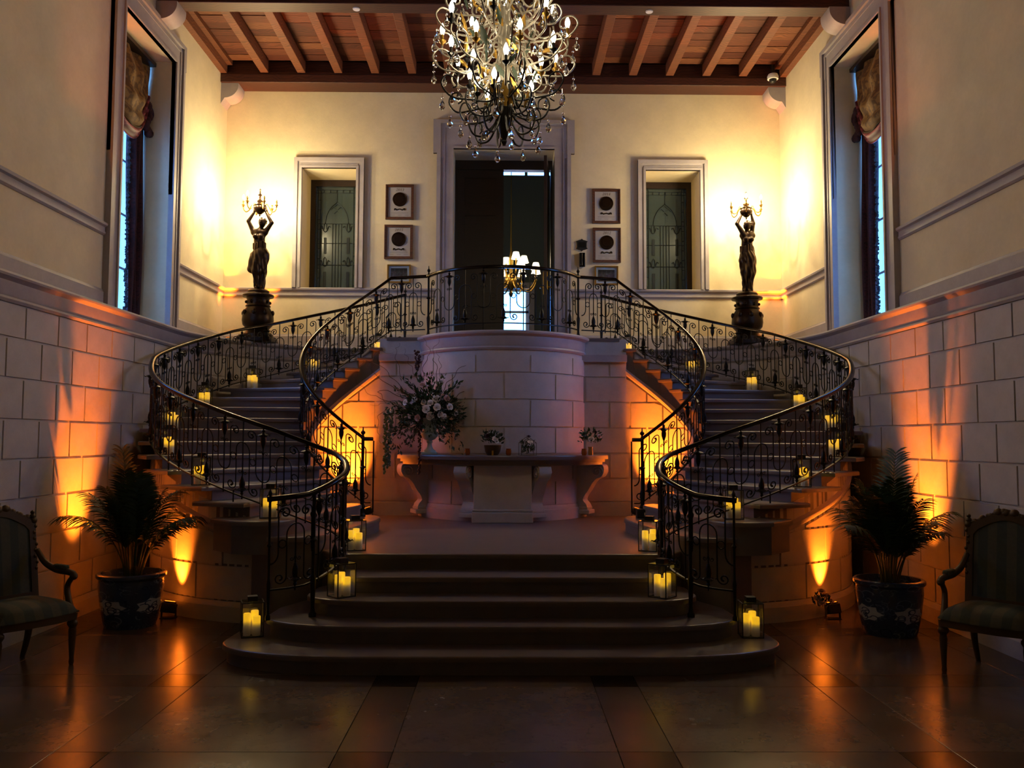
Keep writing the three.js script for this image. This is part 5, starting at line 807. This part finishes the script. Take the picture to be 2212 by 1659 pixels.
{
  const t = thing('glass_terrarium', 'small house shaped glass terrarium filled with flowers on the console', 'terrarium', [0.32, 1.63, -11.12], 0.25), r = rng(44), w = 0.1, h = 0.16, e = 0.235, q = (a, b) => tube([new THREE.Vector3(...a), new THREE.Vector3(...b)], 0.003, 5), E = [];
  for (const z of [-0.07, 0.07]) E.push(q([-w, 0, z], [w, 0, z]), q([-w, 0, z], [-w, h, z]), q([w, 0, z], [w, h, z]), q([-w, h, z], [0, e, z]), q([w, h, z], [0, e, z])); for (const [x, y] of [[-w, 0], [w, 0], [-w, h], [w, h], [0, e]]) E.push(q([x, y, -0.07], [x, y, 0.07]));
  part('frame', merged(E), M.giltdark, t);
  for (const z of [-0.07, 0.07]) part('pane', plate([[-w, 0], [w, 0], [w, h], [0, e], [-w, h]], [], z - 0.001, z + 0.001, (a, y, b) => new THREE.Vector3(a, y, b)), M.glass, t);
  for (const x of [-w, w]) part('pane', boxG(x - 0.001, x + 0.001, 0, h, -0.07, 0.07), M.glass, t);
  const L = []; for (let i = 0; i < 110; i++) L.push([new THREE.Vector3((r() - 0.5) * 0.16, 0.02 + r() * 0.15, (r() - 0.5) * 0.1), new THREE.Vector3(r() - 0.5, 1, r() - 0.5)]);
  part('foliage', leafCluster(L, r, 0.045), M.leafdark, t, { kind: 'stuff' }); roseAt(t, new THREE.Vector3(0.02, 0.16, 0.05), new THREE.Vector3(0, 1, 0.6), 0.9, M.petal); roseAt(t, new THREE.Vector3(0.05, 0.11, 0.055), new THREE.Vector3(0.3, 0.6, 0.6), 0.7, M.leafgrey); roseAt(t, new THREE.Vector3(0.0, 0.235, 0.05), new THREE.Vector3(0, 1, 0.3), 0.7, M.plum);
}
{
  const labels = ['small amber glass votive on the console beside the urn', 'small amber glass votive between the basket bouquet and the glass terrarium', 'small gold votive glass close beside the gold vase on the console'], at = [[-0.46, 11.15], [0.075, 11.1], [1.07, 11.3]]; let p = null;
  at.forEach(([x, d], i) => {
    let o; if (!p) { o = p = thing('votive', labels[0], 'candle holder', [x, 1.63, -d], 0, 'votive glasses on the console'); part('cup', lathe([[0, 0], [0.026, 0], [0.036, 0.02], [0.036, 0.055], [0.03, 0.075], [0.034, 0.085], [0.03, 0.085], [0.027, 0.072], [0.032, 0.05], [0.03, 0.02], [0, 0.006]], 16), M.amberglass, o); part('tealight', cand(0.02, 0.03), M.petal, o).position.y = 0.008; }
    else o = copyOf(p, [x, 1.63, -d], 0, labels[i]);
  });
}
{
  const g = thing('flower_vase', 'small glass vase of pale blossoms on the floor lit orange near the right palm', 'flowers', [3.22, 0, -8.72]), r = rng(71), L = [];
  part('vase', lathe([[0, 0], [0.05, 0], [0.06, 0.06], [0.05, 0.15], [0.06, 0.18], [0.056, 0.18], [0.045, 0.15], [0.054, 0.06], [0, 0.01]], 16), M.glass, g); for (let i = 0; i < 60; i++) L.push([new THREE.Vector3((r() - 0.5) * 0.14, 0.16 + r() * 0.12, (r() - 0.5) * 0.14), new THREE.Vector3(r() - 0.5, 1, r() - 0.5)]);
  part('foliage', leafCluster(L, r, 0.045), M.leaf, g, { kind: 'stuff' }); for (const [x, y, z] of [[-0.05, 0.24, 0.03], [0.04, 0.27, 0.02], [0.0, 0.31, 0], [0.07, 0.22, 0.04], [-0.02, 0.2, 0.06]]) roseAt(g, new THREE.Vector3(x, y, z), new THREE.Vector3(x * 4, 1, 0.5), 0.95, M.blush);
}

// ---------------------------------------------------------------- potted palms
const potTex = printed(512, 256, (g, W, H) => { g.fillStyle = '#2f3e63'; g.fillRect(0, 0, W, H); const r = rng(9); for (let k = 0; k < 240; k++) { g.strokeStyle = r() < 0.55 ? `rgba(150,168,200,${0.25 + 0.4 * r()})` : `rgba(18,28,66,${0.4 + 0.4 * r()})`; g.lineWidth = 1 + 3 * r(); g.beginPath(); const x = r() * W, y = r() * H; g.arc(x, y, 4 + 16 * r(), r() * 6, r() * 6 + 2.5); g.stroke(); } for (const cx of [64, 192, 320, 448]) { g.fillStyle = 'rgba(196,206,222,0.85)'; g.beginPath(); for (let k = 0; k < 14; k++) { const a = k / 14 * 6.283, q = (k % 2 ? 30 : 40); g.lineTo(cx + 1.35 * q * Math.cos(a), 150 + q * Math.sin(a)); } g.fill(); g.strokeStyle = '#22315c'; g.lineWidth = 3; for (let k = 0; k < 9; k++) { g.beginPath(); g.arc(cx + (r() - 0.5) * 60, 150 + (r() - 0.5) * 40, 8 + 9 * r(), r() * 6, r() * 6 + 3); g.stroke(); } } });
M.porcelain = potTex; potTex.roughness = 0.25;
function potG(R, h) { const g = lathe([[0, 0.02], [R * 0.72, 0], [R * 0.76, h * 0.08], [R * 0.86, h * 0.4], [R * 0.93, h * 0.75], [R * 0.92, h * 0.88], [R, h * 0.93], [R, h * 0.98], [R * 0.96, h], [R * 0.86, h], [R * 0.84, h * 0.88], [0, h * 0.86]], 36), p = g.attributes.position, uv = g.attributes.uv; for (let i = 0; i < p.count; i++) uv.setXY(i, (Math.atan2(p.getX(i), p.getZ(i)) / (2 * Math.PI) + 1) % 1, p.getY(i) / h); for (let t = 0; t < p.count; t += 3) { const u = [0, 1, 2].map((k) => uv.getX(t + k)); if (Math.max(...u) - Math.min(...u) > 0.5) for (let k = 0; k < 3; k++) if (u[k] < 0.5) uv.setX(t + k, u[k] + 1); } return g; }
function frond(r, len, lean, az, w, leaflet) { // arching stem with paired drooping leaflets
  const e = new THREE.Vector3(Math.cos(az), 0, Math.sin(az)), pts = []; for (let i = 0; i <= 14; i++) { const t = i / 14, a = lean * (0.25 + 0.95 * t * t * (1 + 0.25 * lean)); pts.push(i ? pts[i - 1].clone().add(new THREE.Vector3(e.x * Math.sin(a), Math.cos(a), e.z * Math.sin(a)).multiplyScalar(len / 14)) : new THREE.Vector3(e.x * w, 0, e.z * w)); }
  const g = [tube(pts, (t) => 0.009 * (1 - 0.8 * t), 5)], pos = [], idx = [], side = new THREE.Vector3(-e.z, 0, e.x);
  for (let k = 0; k < 26; k++) { const t = 0.38 + 0.62 * k / 25, f = t * 14, i = Math.min(13, Math.floor(f)), p = pts[i].clone().lerp(pts[i + 1], f - i), T = pts[i + 1].clone().sub(pts[i]).normalize();
    for (const s of [-1, 1]) { const L = leaflet * (0.55 + 0.75 * Math.sin(Math.PI * (0.15 + 0.8 * (t - 0.38) / 0.62))) * (0.85 + 0.3 * r()), dir = T.clone().multiplyScalar(0.72).addScaledVector(side, s * 0.8).add(new THREE.Vector3((r() - 0.5) * 0.15, 0.12 - 0.1 * r(), (r() - 0.5) * 0.15)).normalize(), n = dir.clone().cross(T).normalize(), wv = n.clone().cross(dir).normalize().multiplyScalar(0.0115), o = pos.length / 3, droop = 0.28 + 0.25 * lean;
      for (let j = 0; j <= 4; j++) { const q = j / 4, c = p.clone().addScaledVector(dir, L * q).add(new THREE.Vector3(0, -droop * L * q * q, 0)), ww = Math.sin(Math.PI * (0.12 + 0.86 * q)); pos.push(c.x + wv.x * ww, c.y + wv.y * ww, c.z + wv.z * ww, c.x - wv.x * ww, c.y - wv.y * ww, c.z - wv.z * ww); if (j < 4) { const b = o + j * 2; idx.push(b, b + 1, b + 2, b + 1, b + 3, b + 2); } } } }
  const q = new THREE.BufferGeometry(); q.setAttribute('position', new THREE.Float32BufferAttribute(pos, 3)); q.setIndex(idx); const h = q.toNonIndexed(); h.computeVertexNormals(); g.push(metreUV(h)); return merged(g);
}
for (const sg of [-1, 1]) {
  const p = thing('potted_palm', sg < 0 ? 'sparse tall palm in a blue and white porcelain pot near the left armchair' : 'bushy dense palm in a blue and white porcelain pot near the right armchair', 'plant', [sg < 0 ? -3.66 : 3.71, 0, sg < 0 ? -8.6 : -8.28], sg < 0 ? 0.4 : 1.1), r = rng(sg < 0 ? 15 : 27);
  part('pot', potG(0.325, 0.52), M.porcelain, p); part('soil', lathe([[0, 0.45], [0.15, 0.46], [0.27, 0.45], [0.27, 0.44], [0, 0.44]], 20), M.soil, p);
  const n = sg < 0 ? 19 : 25; for (let k = 0; k < n; k++) { const lean = sg < 0 ? 0.15 + 1.0 * r() : 0.22 + 0.9 * r(), len = (sg < 0 ? 1.0 : 0.98) * (0.8 + 0.35 * r()) * (1 - 0.12 * lean), f = part('frond', frond(r, len, lean, k * 2.399 + r() * 0.4, 0.03 + 0.05 * r(), 0.2), k % 3 ? M.leaf : M.leafdark, p); f.position.y = 0.44; }
  { const f = part('frond', frond(r, 1.28, 0.16, sg < 0 ? 2.5 : 0.6, 0.02, 0.24), M.leaf, p); f.position.y = 0.44; }
}

// ---------------------------------------------------------------- armchairs
{
  const stripe = std({ map: dataTex(128, (u, v) => { const a = (u * 6) % 1, k = 0.9 + 0.1 * N64(u * 64, v * 64); return a < 0.5 ? tint(0.22, 0.24, 0.18, k) : tint(0.31, 0.29, 0.2, k); }, true, 1.15), roughness: 0.85 });
  const make = () => {
    const o = new THREE.Group(); o.name = 'armchair'; const w = 0.3, W3 = (x, y, z) => new THREE.Vector3(x, y, z);
    for (const s of [-1, 1]) {
      part('leg', lathe([[0, 0], [0.016, 0], [0.022, 0.03], [0.018, 0.05], [0.03, 0.27], [0.026, 0.3], [0.042, 0.325], [0.042, 0.345], [0.032, 0.36], [0.036, 0.42], [0, 0.42]], 14).translate(s * w, 0, 0.25), M.giltdark, o);
      part('leg', tube(smooth([W3(s * 0.25, 0, -0.34), W3(s * 0.25, 0.2, -0.27), W3(s * 0.25, 0.42, -0.24)], 10), (t) => 0.02 + 0.014 * t, 8), M.giltdark, o);
      part('arm', merged([tube(smooth([W3(s * 0.27, 0.9, -0.22), W3(s * 0.29, 0.8, -0.14), W3(s * 0.315, 0.745, -0.02), W3(s * 0.325, 0.735, 0.12), W3(s * 0.325, 0.72, 0.2), W3(s * 0.325, 0.69, 0.22)], 20), (t) => 0.021 + 0.008 * Math.sin(t * Math.PI), 8), new THREE.SphereGeometry(0.032, 10, 8).translate(s * 0.325, 0.705, 0.205)]), M.giltdark, o);
      part('arm_pad', roundBox(0.055, 0.045, 0.17, 0.02, s * 0.32, 0.768, 0.04), stripe, o);
      part('arm_support', tube(smooth([W3(s * 0.325, 0.7, 0.19), W3(s * 0.33, 0.62, 0.12), W3(s * 0.32, 0.53, 0.15), W3(s * 0.305, 0.43, 0.22)], 14), (t) => 0.02 + 0.008 * t, 8), M.giltdark, o);
    }
    part('seat_rail', plate([[-0.33, -0.28], [-0.34, 0.2], [-0.3, 0.29], [-0.12, 0.33], [0.12, 0.33], [0.3, 0.29], [0.34, 0.2], [0.33, -0.28]], [], 0.37, 0.45, (x, z, y) => W3(x, y, z)), M.giltdark, o);
    part('seat', sheet((u, v) => { const a = (u - 0.5) * 2, b = (v - 0.5) * 2, e = Math.pow(Math.max(0, 1 - a * a * a * a), 0.5) * Math.pow(Math.max(0, 1 - b * b * b * b), 0.5); return W3(a * 0.32, 0.44 + 0.11 * e, b * 0.28 + 0.02 + 0.04 * (1 - a * a) * (b > 0 ? b : 0)); }, 18, 18, W3(0, -0.012, 0)), stripe, o);
    const B = new THREE.Group(); B.name = 'backrest'; o.add(B); B.position.set(0, 0.44, -0.24); B.rotation.x = -0.14;
    const top = (x) => 0.66 + 0.1 * Math.pow(Math.cos(clamp(x / 0.28, -1, 1) * Math.PI / 2), 1.3), out = [[-0.3, 0.06], [0.3, 0.06], [0.3, 0.68]], inn = [[-0.245, 0.11], [0.245, 0.11], [0.245, 0.62]]; for (let i = 1; i < 16; i++) { const x = 0.27 - i / 16 * 0.54; out.push([x, top(x) + 0.05]); inn.push([x * 0.88, top(x) - 0.01]); } out.push([-0.3, 0.68]); inn.push([-0.245, 0.62]);
    const zp = (x, y, z) => W3(x, y, z); part('frame', plate(out, [inn], -0.03, 0.03, zp), M.giltdark, B); part('panel', flatUV(plate(inn, [], -0.015, 0.022, zp), -0.5, 0.5, 0, 1), stripe, B);
    const cr = []; for (let i = 0; i <= 26; i++) { const x = -0.26 + i * 0.02; cr.push(new THREE.SphereGeometry(0.019 + 0.009 * Math.sin(i * 2.1) + (Math.abs(x) < 0.07 ? 0.014 : 0), 7, 6).scale(1, 0.9, 0.7).translate(x, top(x) + 0.055 + 0.006 * Math.sin(i * 3.3), 0.012)); } for (const s of [-1, 1]) { for (let k = 0; k < 3; k++) cr.push(new THREE.SphereGeometry(0.034 - 0.008 * k, 8, 6).translate(s * 0.29, 0.7 + 0.035 * k, 0.01)); for (let k = 0; k < 8; k++) cr.push(new THREE.SphereGeometry(0.017, 6, 5).translate(s * (0.29 + 0.01 * Math.sin(k * 2)), 0.3 + k * 0.05, 0.024)); }
    part('carving', merged(cr), M.giltdark, B, { kind: 'stuff' });
    return o;
  };
  const a = make(); a.name = numbered('armchair'); scene.add(a); a.position.set(-3.86, 0, -6.98); a.rotation.y = rad(60); tag(a, 'gilt carved armchair in dim striped fabric against the wall beside the left palm', 'armchair');
  a.scale.setScalar(1.0); const b = copyOf(a, [3.9, 0, -6.84], rad(-48), 'gilt carved armchair in dim striped fabric against the wall beside the right palm');
}
renderer.render(scene, camera);
